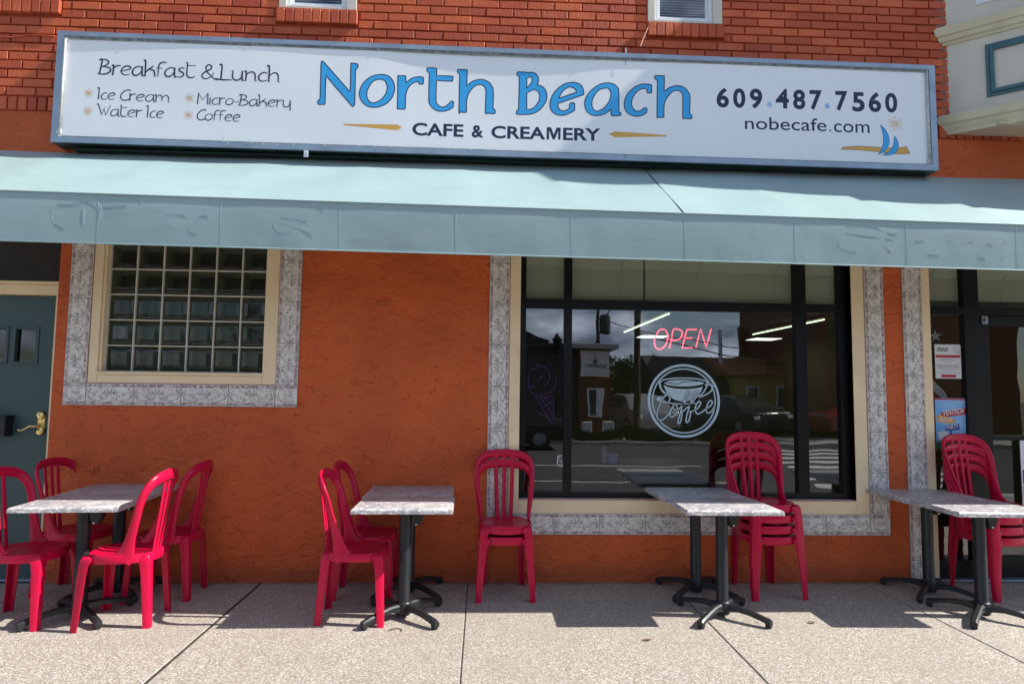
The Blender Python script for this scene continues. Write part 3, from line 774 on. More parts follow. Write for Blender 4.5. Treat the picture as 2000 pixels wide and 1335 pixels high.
# body with an opening for the slanted window
rg = bay_prism(bm, 0, [(0, 3.93), (0, 4.70)])
f = bm.faces.new([rg[0][k] for k in range(4)]); f = None
s0, s1, zb_, zt_ = .235, .86, 4.91, 5.75
for a, b, c, d in ((0, s0, 4.70, BT), (s1, LEN, 4.70, BT), (s0, s1, 4.70, zb_), (s0, s1, zt_, BT)):
    quad(bm, [bayp(a, 0, c), bayp(b, 0, c), bayp(b, 0, d), bayp(a, 0, d)])
quad(bm, [(P1[0], P1[1], 4.70), (P1[0] + 1.5, P1[1], 4.70), (P1[0] + 1.5, P1[1], BT), (P1[0], P1[1], BT)])
e0 = (P1[0] + 1.5, P1[1]); e1 = (2 * P1[0] + 1.5 - BX, 0)
quad(bm, [(e0[0], e0[1], 4.70), (e1[0], e1[1], 4.70), (e1[0], e1[1], BT), (e0[0], e0[1], BT)])
quad(bm, [(BX, 0, BT - .01), (P1[0], P1[1], BT - .01), (P1[0] + 1.5, P1[1], BT - .01), (2 * P1[0] + 1.5 - BX, 0, BT - .01)])
bay = obj('bay_window', bm, M_creambay, cafe)
bm = NB()
prof = [(.0, 4.615), (.018, 4.618), (.022, 4.64), (.040, 4.645), (.050, 4.665), (.052, 4.685), (.070, 4.69), (.078, 4.715), (.085, 4.745), (.060, 4.775), (.001, 4.80)]
bay_prism(bm, 0, prof)
smooth_angle(obj('cornice', bm, M_yellowtrim, bay), 25); bm = NB()
bay_prism(bm, 0, [(a, z + 2.27) for a, z in prof] )
smooth_angle(obj('cornice', bm, M_yellowtrim, bay), 25); bm = NB()
prof2 = [(-.12, 3.815), (.015, 3.812), (.02, 3.835), (.045, 3.865), (.052, 3.885), (.075, 3.895), (.082, 3.915), (.09, 3.945), (.065, 3.975), (.001, 3.995)]
bay_prism(bm, 0, prof2)
smooth_angle(obj('cornice', bm, M_yellowtrim, bay), 25)
bm = NB(); rg = bay_prism(bm, 0, [(.012, 3.8135), (.0, 3.8136)]); bm.faces.new(rg[0]).material_index = 0
box(bm, 4.25, 5.2, -.30, -.26, 3.80, 3.812, 0, bev=.002)
obj('soffit', bm, M_yellowtrim, bay)
bm = NB(); pa, pb, za, zb2 = .285, .95, 4.075, 4.535       # teal moulding
def frame_on_bay(bm, a, b, c, d, w_, o0, o1, mi=0):
    for (e, f_, g_, h) in ((a, a + w_, c, d), (b - w_, b, c, d), (a + w_ + .0005, b - w_ - .0005, c, c + w_), (a + w_ + .0005, b - w_ - .0005, d - w_, d)):
        t = NB(); box(t, e, f_, o0, o1, g_, h, mi, bev=.004)
        for v in t.verts: v.co = Vector(bayp(v.co.x, v.co.y, v.co.z))
        bmesh.ops.reverse_faces(t, faces=t.faces[:]); merge(bm, t)
frame_on_bay(bm, pa, pb, za, zb2, .028, .001, .016); frame_on_bay(bm, pa + .029, pb - .029, za + .029, zb2 - .029, .030, .001, .026)
obj('panel_moulding', bm, M_tealtrim, bay)
bm = NB(); frame_on_bay(bm, s0, s1, zb_, zt_, .035, -.03, .014); frame_on_bay(bm, s0 + .037, s1 - .037, zb_ + .037, zt_ - .037, .03, -.04, .0)
sash = obj('sash', bm, M_white, bay)
bm = NB(); quad(bm, [bayp(s0, -.03, zb_), bayp(s1, -.03, zb_), bayp(s1, -.03, zt_), bayp(s0, -.03, zt_)]); obj('pane', bm, M_doorglass, bay)
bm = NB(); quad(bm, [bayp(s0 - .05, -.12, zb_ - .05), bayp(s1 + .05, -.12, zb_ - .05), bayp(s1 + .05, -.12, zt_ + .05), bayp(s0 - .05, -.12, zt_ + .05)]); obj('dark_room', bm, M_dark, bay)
bm = NB(); z = zb_ + .05
while z < zt_: quad(bm, [bayp(s0, -.05, z), bayp(s1, -.05, z), bayp(s1, -.07, z + .021), bayp(s0, -.07, z + .021)]); z += .0245
obj('blind', bm, bpy.data.materials['blue_grey_blind_slats'], bay)
bm = NB()
box(bm, 3.975, 4.03, -.006, .0, 3.99, 4.62, 0); box(bm, 3.955, 4.03, -.006, .0, 4.80, 6.1, 0)
obj('caulk_edge', bm, mat('grey_caulk', (.22, .22, .22), .8, var=.4, vscale=40), bay)

# ================================================================== AWNING
AF = -.95
zt = lambda x: 2.824 - (x + 3.24) * (.060 / 7.09) if x < 3.9 else 2.764
zv = lambda x: 2.485 - (x + 3.21) * (.051 / 7.05) if x < 3.9 else 2.434
SE = [-5.0, -4.2, -3.395, -2.591, -1.785, -.993, -.202, .593, 1.389, 2.175, 2.981, 3.79, 4.6, 5.4, 6.2, 7.0, 7.8, 8.6]
bm = NB(); ns = 14
def slope_pt(x, t):
    k = max(i for i in range(len(SE) - 1) if SE[i] <= x + 1e-9); u = (x - SE[k]) / (SE[k + 1] - SE[k])
    sag = math.sin(math.pi * min(1, max(0, u))) ** .8
    w_ = .015 * sag * math.sin(math.pi * t) + .0025 * math.sin(5 * x + 7 * t)
    zw = 3.437
    return (x, AF * t, zw + (zt(x) - zw) * t - w_)
xs = []
for a, b in zip(SE, SE[1:]): xs += [a + (b - a) * k / 10 for k in range(10)]
xs.append(SE[-1]); rows = []
for x in xs:
    col = [bm.verts.new(slope_pt(x, t / ns)) for t in range(ns + 1)]
    k = max(i for i in range(len(SE) - 1) if SE[i] <= x + 1e-9); u = (x - SE[k]) / (SE[k + 1] - SE[k])
    for q in range(1, 7):
        v = q / 6; b = .0028 * math.sin(math.pi * u) * math.sin(math.pi * v) + .001 * math.sin(23 * x) * v
        col.append(bm.verts.new((x, AF - .002 - b, zt(x) + (zv(x) - zt(x)) * v)))
    rows.append(col)
for a, b in zip(rows, rows[1:]):
    for k in range(len(a) - 1): bm.faces.new((a[k], a[k + 1], b[k + 1], b[k]))
awn = thing('awning', (0, 0, 0), 0, 'long pale teal awning over the shopfront with old lettering painted over', 'awning')
cover_bm = bm
bm = NB()
for x in SE[1:-1]:
    tube(bm, [(x, AF - .003, zt(x) - .006), (x, AF - .003, zv(x) + .006)], .0005 if int(x * 10) % 2 else .0008, 6)
tube(bm, [(-5, AF - .004, zt(-5)), (-1.0, AF - .004, zt(-1)), (3.9, AF - .004, zt(3.9)), (8.6, AF - .004, zt(8.6))], .0045, 6)
tube(bm, [(-5, AF - .003, zv(-5)), (-1.0, AF - .003, zv(-1)), (3.9, AF - .003, zv(3.9)), (8.6, AF - .003, zv(8.6))], .0045, 6)
obj('seam_welt', bm, M_awnp, awn, smooth=True)
bm = NB(); p0, p1 = slope_pt(1.345, .03), slope_pt(1.389, .995)
tube(bm, [(p0[0], p0[1], p0[2] + .006), ((p0[0] + p1[0]) / 2, (p0[1] + p1[1]) / 2, (p0[2] + p1[2]) / 2 + .001), (p1[0], p1[1], p1[2] + .004)], .0032, 6)
obj('dark_seam', bm, M_joint, awn)
bm = NB()
for x in SE[1:-1]:
    tube(bm, [(x, -.02, 3.38), (x, AF + .02, zt(x) - .035)], .012, 8); tube(bm, [(x, AF + .02, zt(x) - .035), (x, AF + .02, zv(x) + .01)], .012, 8)
tube(bm, [(-5, AF + .018, zv(-5) + .012), (3.9, AF + .018, zv(3.9) + .012), (8.6, AF + .018, zv(8.6) + .012)], .012, 8)
obj('awning_frame', bm, M_alu, awn)
# painted-over lettering: faint raised strokes on the valance
bm = cover_bm
def vfn(x, z, l): return (x, AF - .0045 - l * .0001, z)
G = [[(150, 398), (118, 398), (103, 415), (106, 435), (130, 443)], [(145, 396), (175, 390), (198, 404), (196, 425)], [(165, 405), (163, 436)], [(205, 400), (250, 400)],
     [(250, 390), (270, 387), (278, 394)], [(320, 421), (345, 419), (365, 421)], [(315, 440), (330, 438)], [(345, 423), (335, 446)], [(385, 426), (400, 418), (410, 422)], [(385, 430), (372, 450), (390, 450)],
     [(620, 400), (635, 405), (630, 415)], [(550, 424), (600, 431)], [(535, 436), (545, 453), (570, 452)], [(555, 437), (585, 446), (612, 456)],
     [(1650, 454), (1690, 460), (1715, 462)], [(1655, 440), (1690, 436), (1720, 444)], [(1640, 466), (1636, 478), (1650, 489), (1672, 490)], [(1735, 452), (1755, 454)], [(1730, 464), (1748, 465)], [(1728, 482), (1742, 488)],
     [(1790, 468), (1806, 467)], [(1815, 494), (1835, 495)], [(1848, 470), (1864, 470)], [(1880, 473), (1900, 471)], [(1925, 476), (1938, 476)], [(1912, 500), (1925, 502)], [(1960, 470), (1968, 468)], [(1955, 503), (1962, 500)]]
for s in G:
    P = [on(px, py, AF) for px, py in s]
    P3 = catmull([Vector((p[0], AF - .0048, p[1])) for p in P], 5); tube(bm, P3, .0008, 6, mi=1)
    P3 = catmull([Vector((p[0] + .006, AF - .0048, p[1] - .012)) for p in P], 5); tube(bm, P3, .0005, 6, mi=1)
cov = obj('awning_cover', bm, [M_awn, M_awnp], awn); smooth_angle(cov, 30)

# ================================================================== SIGN BOX
sgn = thing('shop_sign', (0, 0, 0), 0, 'long white North Beach cafe and creamery sign box above the awning', 'sign')
SX0, SX1 = -3.457, 3.812
szt = lambda x: 4.377 - (x - SX0) * .027 / 7.27
szb = lambda x: 3.459 - (x - SX0) * .028 / 7.27
FW = .052; YF = -.172
def face_y(x, z):
    d = .0105 + .0040 * math.sin(1.5 * x + 1.4) + .004 * math.exp(-((x - .35) / .8) ** 2) - .003 * math.exp(-((x + .95) / .25) ** 2) - .002 * math.exp(-((x - 1.0) / .3) ** 2)
    u = (z - 3.5) / .85
    return YF + d + .0016 * math.sin(2.1 * x + 3 * u) * math.sin(math.pi * max(0, min(1, u)))
bm = NB(); n = 150; rows = []
for i in range(n + 1):
    x = SX0 + FW - .004 + (SX1 - SX0 - 2 * FW + .008) * i / n
    a, b = szb(x) + FW, szt(x) - FW + .01
    rows.append([bm.verts.new((x, face_y(x, a + (b - a) * k / 12), a + (b - a) * k / 12)) for k in range(13)])
for a, b in zip(rows, rows[1:]):
    for k in range(12): bm.faces.new((a[k], b[k], b[k + 1], a[k + 1]))
obj('sign_face', bm, M_signface, sgn, smooth=True)
bm = NB(); bmu = NB()
def bar(bm, p, q, w0, w1, y0, y1, mi=0):
    """mitred flat bar between outer corner pairs: p,q outer ends; w0,w1 inner ends"""
    F = [(p[0], y0, p[1]), (q[0], y0, q[1]), (w1[0], y0, w1[1]), (w0[0], y0, w0[1])]; B = [(a[0], y1, a[2]) for a in F]
    quad(bm, F, mi)
    for k in range(4): quad(bm, [F[k], B[k], B[(k + 1) % 4], F[(k + 1) % 4]], mi)
O = [(SX0, szb(SX0)), (SX1, szb(SX1)), (SX1, szt(SX1)), (SX0, szt(SX0))]
I = [(SX0 + FW, szb(SX0) + FW * .9), (SX1 - FW, szb(SX1) + FW * .9), (SX1 - FW, szt(SX1) - FW * .75), (SX0 + FW, szt(SX0) - FW * .75)]
bar(bm, O[0], O[1], I[0], I[1], YF, -.15); bar(bm, O[1], O[2], I[1], I[2], YF, -.15); bar(bm, O[2], O[3], I[2], I[3], YF, -.15); bar(bm, O[3], O[0], I[3], I[0], YF, -.15)
bmesh.ops.recalc_face_normals(bm, faces=bm.faces[:])
fr = obj('sign_frame', bm, M_alu, sgn)
bm = NB()     # dirty inner retainers, screws, seams, clips
Z = lambda x: szt(x) - FW * .75
x = SX0 + .08
while x < SX1 - .1:
    e = min(x + rnd.uniform(.5, 1.1), SX1 - .08)
    quad(bm, [(x, YF + .004, Z(x) - .022), (e, YF + .004, Z(e) - .022 - rnd.uniform(0, .003)), (e, YF + .0035, Z(e) + .001), (x, YF + .0035, Z(x) + .001)])
    box(bm, e - .012, e + .012, YF - .001, YF + .006, Z(e) - .018, Z(e) - .006, 0, bev=.002, seg=1); x = e + .004
quad(bm, [(SX0 + .08, YF + .004, szb(SX0) + .045), (SX1 - .08, YF + .004, szb(SX1) + .045), (SX1 - .08, YF + .0042, szb(SX1) + .054), (SX0 + .08, YF + .0042, szb(SX0) + .054)])
obj('retainer_strip', bm, M_alud, fr)
bm = NB(); tube(bm, [(3.737, YF - .001, 3.50), (3.737, YF - .001, 4.30)], .0095, 10); box(bm, 3.722, 3.752, YF - .006, YF + .006, 3.493, 3.52, 0, bev=.003)
tube(bm, [(-3.393, YF - .001, 3.56), (-3.391, YF - .001, 4.31)], .009, 10); box(bm, -3.415, -3.375, YF - .008, YF + .004, 3.52, 3.565, 0, bev=.006)
obj('edge_rod', bm, mat('white_grey_metal', (.60, .60, .58), .4, .3, var=.3, vscale=30), fr, smooth=True)
M_zinc = mat('bright_zinc', (.8, .8, .8), .3, .5)
def fix(name, m, *bx):
    bm = NB()
    for b_ in bx: box(bm, *b_[:6], 0, bev=b_[6] if len(b_) > 6 else 0)
    obj(name, bm, m, fr)
for px, py in ((1222, 307), (733, 296), (1222, 122)):
    x, z = on(px, py, YF); fix('frame_joint', M_joint, (x - .0015, x + .0015, YF - .0006, YF + .001, z - .024, z + .024))
for px, py in ((766, 94), (1018, 99)):
    x, z = on(px, py, YF); fix('pin', M_zinc, (x - .002, x + .002, YF + .01, YF + .014, z - .002, z + .03))
x, z = on(1223, 104, YF); fix('pin', M_zinc, (x - .004, x + .004, YF + .006, YF + .012, z - .02, z + .05))
x, z = on(598, 298, YF); fix('hinge_clip', M_zinc, (x - .018, x + .018, YF - .004, YF - .0008, z - .038, z + .018, .001), (x - .012, x + .012, YF - .012, YF - .0042, z - .008, z + .006, .002))
fix('clip_hole', M_joint, (x - .004, x + .004, YF - .0055, YF - .0042, z - .03, z - .022))
for px, py in ((437, 274), (490, 276)):
    x, z = on(px, py, YF); t = NB(); lathe(t, [(.015, 0), (.015, .002), (.008, .004), (.0, .004)], n=16)
    for v in t.verts: v.co = Vector((x + v.co.x, YF - .001 - v.co.z, z + v.co.y))
    obj('washer', t, M_zinc, fr)
for px, py in ((446, 279), (514, 281), (541, 282), (573, 283), (634, 284), (703, 285), (732, 285.5), (765, 286), (875, 290), (921, 292)):
    x, z = on(px, py, YF); fix('rivet', M_zinc, (x - .0045, x + .0045, YF - .003, YF - .0005, z - .0045, z + .0045, .0015))
bm = NB()     # box sides, underside and top
for (a, b) in ((O[0], O[1]),): quad(bm, [(a[0], -.15, a[1]), (b[0], -.15, b[1]), (b[0], 0, b[1] + .002), (a[0], 0, a[1] + .002)])
quad(bm, [(O[3][0], -.15, O[3][1]), (O[3][0], 0, O[3][1]), (O[2][0], 0, O[2][1]), (O[2][0], -.15, O[2][1])]); quad(bm, [(O[0][0], -.15, O[0][1]), (O[0][0], 0, O[0][1]), (O[3][0], 0, O[3][1]), (O[3][0], -.15, O[3][1])])
quad(bm, [(O[1][0], -.15, O[1][1]), (O[2][0], -.15, O[2][1]), (O[2][0], 0, O[2][1]), (O[1][0], 0, O[1][1])])
box(bm, SX0 + .12, SX1 - .1, -.10, -.006, 3.438, 3.4285 + .003, 0)
obj('sign_case', bm, M_under, sgn)

# ---- artwork on the face
SF = lambda x, z, l: (x, face_y(x, z) - .0003 - l * .00016, z)
FYM = YF + .009
A = lambda pts: [on(600 + x / 5, 100 + y / 5, FYM) for x, y in pts]
B = lambda pts: [on(980 + x / 5, 110 + y / 5, FYM) for x, y in pts]
NBL = [
 (A, 'letter_n', [[(155,100),(290,252),(420,402),(424,290),(428,130),(440,120),(488,124),(498,140),(492,165),(473,180),(469,340),(465,500),(460,530),(445,545),(310,390),(183,240),(179,370),(175,508),(165,522),(112,522),(102,510),(108,485),(127,470),(132,290),(137,118)]]),
 (A, 'letter_o', [[(735,228),(800,248),(842,300),(853,370),(830,450),(770,515),(690,547),(610,545),(545,505),(512,440),(520,370),(560,300),(640,243)], [(715,275),(760,290),(782,345),(768,415),(715,478),(650,507),(605,490),(583,440),(590,380),(630,310),(670,283)]]),
 (A, 'letter_r', [[(893,240),(950,238),(962,250),(962,310),(1010,270),(1065,250),(1120,248),(1135,260),(1133,310),(1120,322),(1095,315),(1083,292),(1030,312),(985,360),(962,430),(957,550),(945,567),(893,563),(881,550),(884,400),(885,250)]]),
 (A, 'letter_t', [[(1180,160),(1252,163),(1265,175),(1263,236),(1410,240),(1423,252),(1418,280),(1405,290),(1262,282),(1258,470),(1275,520),(1315,543),(1360,530),(1400,490),(1415,482),(1430,490),(1425,545),(1370,575),(1300,585),(1240,565),(1200,520),(1187,460),(1193,210),(1170,195),(1167,170)]]),
 (A, 'letter_h', [[(1480,175),(1550,178),(1562,190),(1558,337),(1615,290),(1700,271),(1770,295),(1808,345),(1818,400),(1815,555),(1833,568),(1837,595),(1825,605),(1750,602),(1740,590),(1746,390),(1728,340),(1690,320),(1635,338),(1582,400),(1557,480),(1555,582),(1545,595),(1490,591),(1482,580),(1490,222),(1468,205),(1467,185)]]),
 (B, 'letter_b', [[(160,147),(240,150),(250,157),(295,151),(340,172),(360,212),(358,250),(345,274),(395,290),(430,330),(442,390),(425,450),(375,515),(310,553),(240,563),(155,562),(142,548),(148,525),(165,515),(170,350),(173,195),(152,180),(148,160)], [(245,213),(272,197),(293,200),(298,220),(288,258),(245,308)], [(245,355),(315,318),(355,335),(373,385),(357,445),(310,500),(245,520)]]),
 (B, 'letter_e', [[(803,372),(800,335),(783,290),(742,260),(685,252),(612,268),(540,320),(490,390),(472,460),(484,520),(525,560),(590,573),(655,557),(713,525),(713,465),(700,450),(680,450),(665,465),(662,505),(620,528),(580,525),(556,500),(548,458)], [(557,408),(733,348),(715,315),(665,297),(610,325),(575,370)]]),
 (B, 'letter_a', [[(1145,533),(1143,340),(1125,298),(1083,267),(1025,260),(950,278),(870,335),(820,410),(812,480),(840,545),(900,577),(970,573),(1025,552),(1068,515),(1068,570),(1080,580),(1155,581),(1165,570),(1161,548)], [(1030,308),(1060,338),(1065,390),(1043,450),(990,510),(930,537),(895,520),(880,460),(900,390),(955,325)]]),
 (B, 'letter_c', [[(1463,285),(1463,350),(1450,362),(1425,358),(1415,345),(1418,322),(1380,316),(1330,338),(1285,392),(1268,450),(1277,500),(1310,533),(1350,533),(1385,510),(1403,503),(1420,512),(1415,550),(1370,578),(1310,587),(1240,563),(1202,510),(1198,440),(1230,365),(1290,307),(1350,278),(1400,271),(1455,278)]]),
 (B, 'letter_h', [[(1503,190),(1575,193),(1587,205),(1585,347),(1640,306),(1720,288),(1785,310),(1825,358),(1838,415),(1833,560),(1855,575),(1857,600),(1845,612),(1775,608),(1766,595),(1766,400),(1748,352),(1712,335),(1660,352),(1605,420),(1585,485),(1583,590),(1570,600),(1523,594),(1515,580),(1520,240),(1495,220),(1492,200)]]),
]
for tr, nm, loops in NBL:
    bm = NB(); W = [corner_smooth(tr(l)) for l in loops]
    fill(bm, W, SF, 0, 0)
    for l in W: ribbon(bm, l, .0085, SF, 1, 1, closed=True, smooth=False)
    obj(nm, bm, [M_blue, M_navy], sgn)
bm = NB(); fill(bm, [A([(355,712),(880,716),(925,745),(875,773),(355,724)])], SF, 0); obj('gold_dart', bm, M_gold, sgn)
bm = NB(); fill(bm, [B([(1045,758),(1105,732),(1607,770),(1607,785),(1105,790)])], SF, 0); obj('gold_dart', bm, M_gold, sgn)
def line(name, s, pa, pb, capx, bold, m, parent=sgn, fn=SF, y=FYM, lay=0):
    x0, z0 = on(*pa, y); x1, z1 = on(*pb, y); _, zc = on(*capx, y)
    bm = NB(); text(bm, s, x0, x1, z0, zc - z0, fn, lay, 0, bold, (z1 - z0) / (x1 - x0)); return obj(name, bm, m, parent)
line('lettering', 'CAFE', (805, 263.0), (905, 266.2), (805, 238.5), .026, M_navy)
line('lettering', '&', (921, 266.5), (944, 267.2), (921, 242.5), .030, M_navy)
line('lettering', 'CREA', (959.5, 268.2), (1065, 271.0), (959.5, 244.0), .026, M_navy)
bm = NB(); fill(bm, [B([(439,808),(441,688),(482,689),(509,762),(537,692),(577,693),(574,811),(551,810),(553,722),(518,808),(497,807),(464,718),(462,808)])], SF, 0); obj('lettering', bm, M_navy, sgn)
line('lettering', 'ERY', (1100, 272.2), (1173, 274.2), (1100, 248.0), .026, M_navy)
for s, a, b, ya in (('6', 84, 190, 254), ('0', 225, 330, 257), ('9', 367, 474, 260), ('4', 587, 700, 262), ('8', 735, 840, 268), ('7', 877, 983, 270), ('7', 1097, 1201, 277), ('5', 1240, 1346, 286), ('6', 1380, 1486, 290), ('0', 1520, 1624, 294)):
    q = lambda x, y: (1380 + x / 4.348, 150 + y / 4.348)
    line('digit', s, q(a, ya), q(b, ya + 2), q(a, ya - 160), .032, M_navy)
line('lettering', 'nobecafe', (1380 + 325 / 4.348, 150 + 445 / 4.348), (1380 + 1020 / 4.348, 150 + 463 / 4.348), (1380 + 325 / 4.348, 150 + 333 / 4.348), .004, M_navy)
line('lettering', '.', (1380 + 1043 / 4.348, 150 + 464 / 4.348), (1380 + 1058 / 4.348, 150 + 464.5 / 4.348), (1380 + 1043 / 4.348, 150 + 350 / 4.348), .004, M_navy)
line('lettering', 'com', (1380 + 1082 / 4.348, 150 + 468 / 4.348), (1380 + 1387 / 4.348, 150 + 476 / 4.348), (1380 + 1082 / 4.348, 150 + 352 / 4.348), .004, M_navy)
def swirl(bm, cx, cz, r, wd, mi=0, lay=0, fn=SF, turns=2.1, ph=0):
    P = []
    for k in range(26):
        t = k / 25; a = ph + turns * 2 * math.pi * t; P.append((cx + r * (1 - t * .88) * math.cos(a), cz + r * (1 - t * .88) * math.sin(a)))
    ribbon(bm, P, wd, fn, lay, mi, smooth=False)
def sun(name, px, py, r, rr, wd):
    cx, cz = on(px, py, FYM); bm = NB(); swirl(bm, cx, cz, r, wd, ph=2.4)
    for k in range(13):
        a = 2 * math.pi * k / 13 + .15; e = rr * (1 if k % 2 else .86)
        ribbon(bm, [(cx + r * 1.32 * math.cos(a), cz + r * 1.32 * math.sin(a)), (cx + e * math.cos(a), cz + e * math.sin(a))], wd * .8, SF, 1, smooth=False)
    obj(name, bm, M_gold, sgn)
for x, y in ((103, 362), (97, 517), (980, 405), (973, 553)): sun('sun_bullet', 150 + x / 4.444, 100 + y / 4.444, .021, .040, .0052)
sun('sun_emblem', 1380 + 1608 / 4.348, 150 + 395 / 4.348, .032, .062, .0070)
for x, y in ((537, 238), (1027, 250)):
    bm = NB(); cx, cz = on(1380 + x / 4.348, 150 + y / 4.348, FYM); swirl(bm, cx, cz, .023, .0058, ph=1.2); obj('blue_swirl', bm, M_blue, sgn)
q = lambda pts: [on(1380 + x / 4.348, 150 + y / 4.348, FYM) for x, y in pts]
bm = NB()
for lay, mi, pts in ((0, 0, [(1145,617),(1150,605),(1170,598),(1230,592),(1300,589),(1400,594),(1480,601),(1560,603),(1640,602),(1700,590),(1730,652),(1600,655),(1450,636),(1350,628),(1300,622),(1200,618)]),
    (2, 1, [(1475,405),(1515,440),(1543,490),(1555,540),(1545,590),(1510,635),(1455,662),(1482,625),(1500,570),(1503,520),(1495,465)]),
    (4, 1, [(1595,500),(1618,530),(1632,575),(1628,610),(1605,645),(1560,663),(1490,665),(1535,645),(1575,605),(1592,555)])):
    W = corner_smooth(q(pts)); fill(bm, [W], SF, lay, mi); ribbon(bm, W, .0032, SF, lay + 1, 2, closed=True, smooth=False)
obj('sailboat_emblem', bm, [M_gold, M_blue, M_navy], sgn)
# hand-drawn lettering, one part per word
GL = {
'B': (.62, [[(.0,.97),(.12,1.0),(.08,.5),(.02,.02)], [(.06,.97),(.26,1.0),(.42,.90),(.42,.74),(.30,.60),(.10,.50)], [(.10,.50),(.36,.50),(.54,.38),(.52,.18),(.36,.04),(.14,.0),(-.06,.03)]]),
'r': (.42, [[(.02,.62),(.07,.60),(.05,.0)], [(.05,.34),(.14,.52),(.28,.62),(.42,.62)]]),
'e': (.54, [[(.06,.27),(.22,.32),(.40,.40),(.48,.48),(.42,.60),(.27,.61),(.12,.50),(.03,.30),(.08,.10),(.24,.0),(.42,.06)]]),
'a': (.60, [[(.50,.52),(.40,.61),(.24,.59),(.09,.44),(.03,.22),(.10,.04),(.24,.0),(.38,.12),(.47,.30),(.50,.56)], [(.50,.60),(.50,.20),(.52,.02),(.57,.0)]]),
'k': (.60, [[(-.02,1.04),(.05,.98),(.05,.0)], [(.05,.20),(.20,.42),(.46,.70)], [(.16,.40),(.32,.44),(.46,.38),(.51,.22),(.52,.02),(.57,.0)]]),
'f': (.38, [[(.46,.94),(.34,.98),(.18,.90),(.10,.68),(.08,.0)], [(.0,.56),(.28,.56)]]),
's': (.42, [[(.38,.58),(.26,.64),(.13,.57),(.13,.44),(.30,.30),(.34,.14),(.22,.0),(.04,.03)]]),
't': (.50, [[(.02,1.0),(.09,.96),(.08,.22),(.18,.01),(.36,.0),(.46,.10)], [(.09,.82),(.48,.82)]]),
'&': (.88, [[(.92,.0),(.74,-.04),(.52,.18),(.28,.50),(.22,.80),(.36,.97),(.50,.86),(.44,.66),(.14,.42),(.03,.20),(.14,.02),(.34,.04),(.56,.24),(.60,.42)]]),
'L': (.56, [[(.0,1.02),(.10,.97),(.07,.02)], [(-.20,.08),(.07,.0),(.30,.0),(.56,.01)]]),
'u': (.60, [[(.0,.62),(.05,.60),(.04,.22),(.14,.02),(.30,.02),(.44,.20),(.48,.62)], [(.48,.62),(.48,.10),(.54,.0)]]),
'n': (.60, [[(.0,.62),(.06,.60),(.05,.0)], [(.05,.32),(.18,.54),(.34,.61),(.45,.50),(.48,.28),(.48,.04),(.54,.0)]]),
'c': (.46, [[(.42,.55),(.30,.62),(.15,.52),(.04,.30),(.08,.08),(.22,.0),(.42,.08)]]),
'h': (.58, [[(-.04,1.06),(.05,1.0),(.05,.0)], [(.05,.32),(.18,.54),(.34,.61),(.45,.50),(.48,.28),(.48,.04),(.54,.0)]]),
'I': (.20, [[(-.02,1.04),(.07,.99),(.05,.02)]]),
'C': (.54, [[(.60,.92),(.46,.98),(.24,.84),(.06,.52),(.05,.22),(.18,.02),(.38,.02),(.54,.12)]]),
'm': (.88, [[(.0,.62),(.06,.60),(.05,.0)], [(.05,.32),(.16,.54),(.30,.60),(.40,.48),(.42,.25),(.42,.06)], [(.42,.30),(.54,.54),(.68,.60),(.78,.48),(.80,.26),(.80,.04),(.86,.0)]]),
'W': (.78, [[(-.12,1.02),(.0,.96),(.22,.06)], [(.22,.06),(.40,.72)], [(.36,.60),(.50,.05)], [(.50,.05),(.78,.98)]]),
'M': (.76, [[(.02,.0),(.04,.5),(.08,.98)], [(.04,1.02),(.34,.40)], [(.34,.40),(.66,1.0)], [(.66,1.0),(.68,.02)]]),
'i': (.16, [[(.06,.60),(.05,.0)], [(.06,.82),(.065,.86)]]),
'o': (.56, [[(.34,.61),(.18,.56),(.04,.34),(.06,.10),(.20,.0),(.38,.08),(.50,.30),(.47,.52),(.34,.61)]]),
'-': (.34, [[(.02,.30),(.30,.30)]]),
'y': (.60, [[(.0,.62),(.05,.60),(.04,.22),(.14,.02),(.30,.02),(.44,.20),(.48,.62)], [(.48,.62),(.50,-.28)]]),
}
def word(s, pa, pb, cap):
    x0, z0 = on(*pa, FYM); x1, z1 = on(*pb, FYM); tot = sum(GL[c][0] for c in s) - .04; k = (x1 - x0) / tot; sl = (z1 - z0) / (x1 - x0)
    bm = NB(); x = 0; lay = 0; wd = cap * .072
    for c in s:
        for st in GL[c][1]:
            P = [(x0 + (x + u) * k, z0 + v * cap + sl * (x + u) * k) for u, v in st]
            heavy = abs(st[0][0] - st[-1][0]) < .1 and abs(st[0][1] - st[-1][1]) > .5
            f = (lambda t: wd * 1.5) if heavy else (lambda t: wd * (.75 + .7 * math.sin(math.pi * t)))
            ribbon(bm, P, f, SF, lay % 4, n=6); lay += 1
        x += GL[c][0]
    obj('lettering', bm, M_navy, sgn)
p4 = lambda x, y: (150 + x / 4.444, 100 + y / 4.444)
word('Breakfast', p4(190, 197), p4(1022, 232), .122)
word('&', p4(1080, 240), p4(1225, 247), .122)
word('Lunch', p4(1238, 249), p4(1760, 269), .122)
word('Ice', p4(178, 416), p4(330, 420), .090); word('Cream', p4(372, 425), p4(800, 443), .090)
word('Water', p4(182, 556), p4(560, 573), .090); word('Ice', p4(605, 575), p4(752, 580), .090)
word('Micro-Bakery', p4(1045, 458), p4(1862, 488), .088)
word('Coffee', p4(1040, 597), p4(1418, 612), .088)
bm = NB(); P = [on(*q_, 0) for q_ in ((1267, 46), (1262, 62), (1252, 85), (1244, 106))]
tube(bm, catmull([Vector((p[0], -.02 - .10 * (i / 3) ** 1.4, p[1])) for i, p in enumerate(P)], 5), .0035, 6)
tag(obj('cable', bm, mat('pink_cable', (.6, .32, .28), .6), smooth=True), 'thin pale cable from the upstairs window sill down to the sign', 'cable')
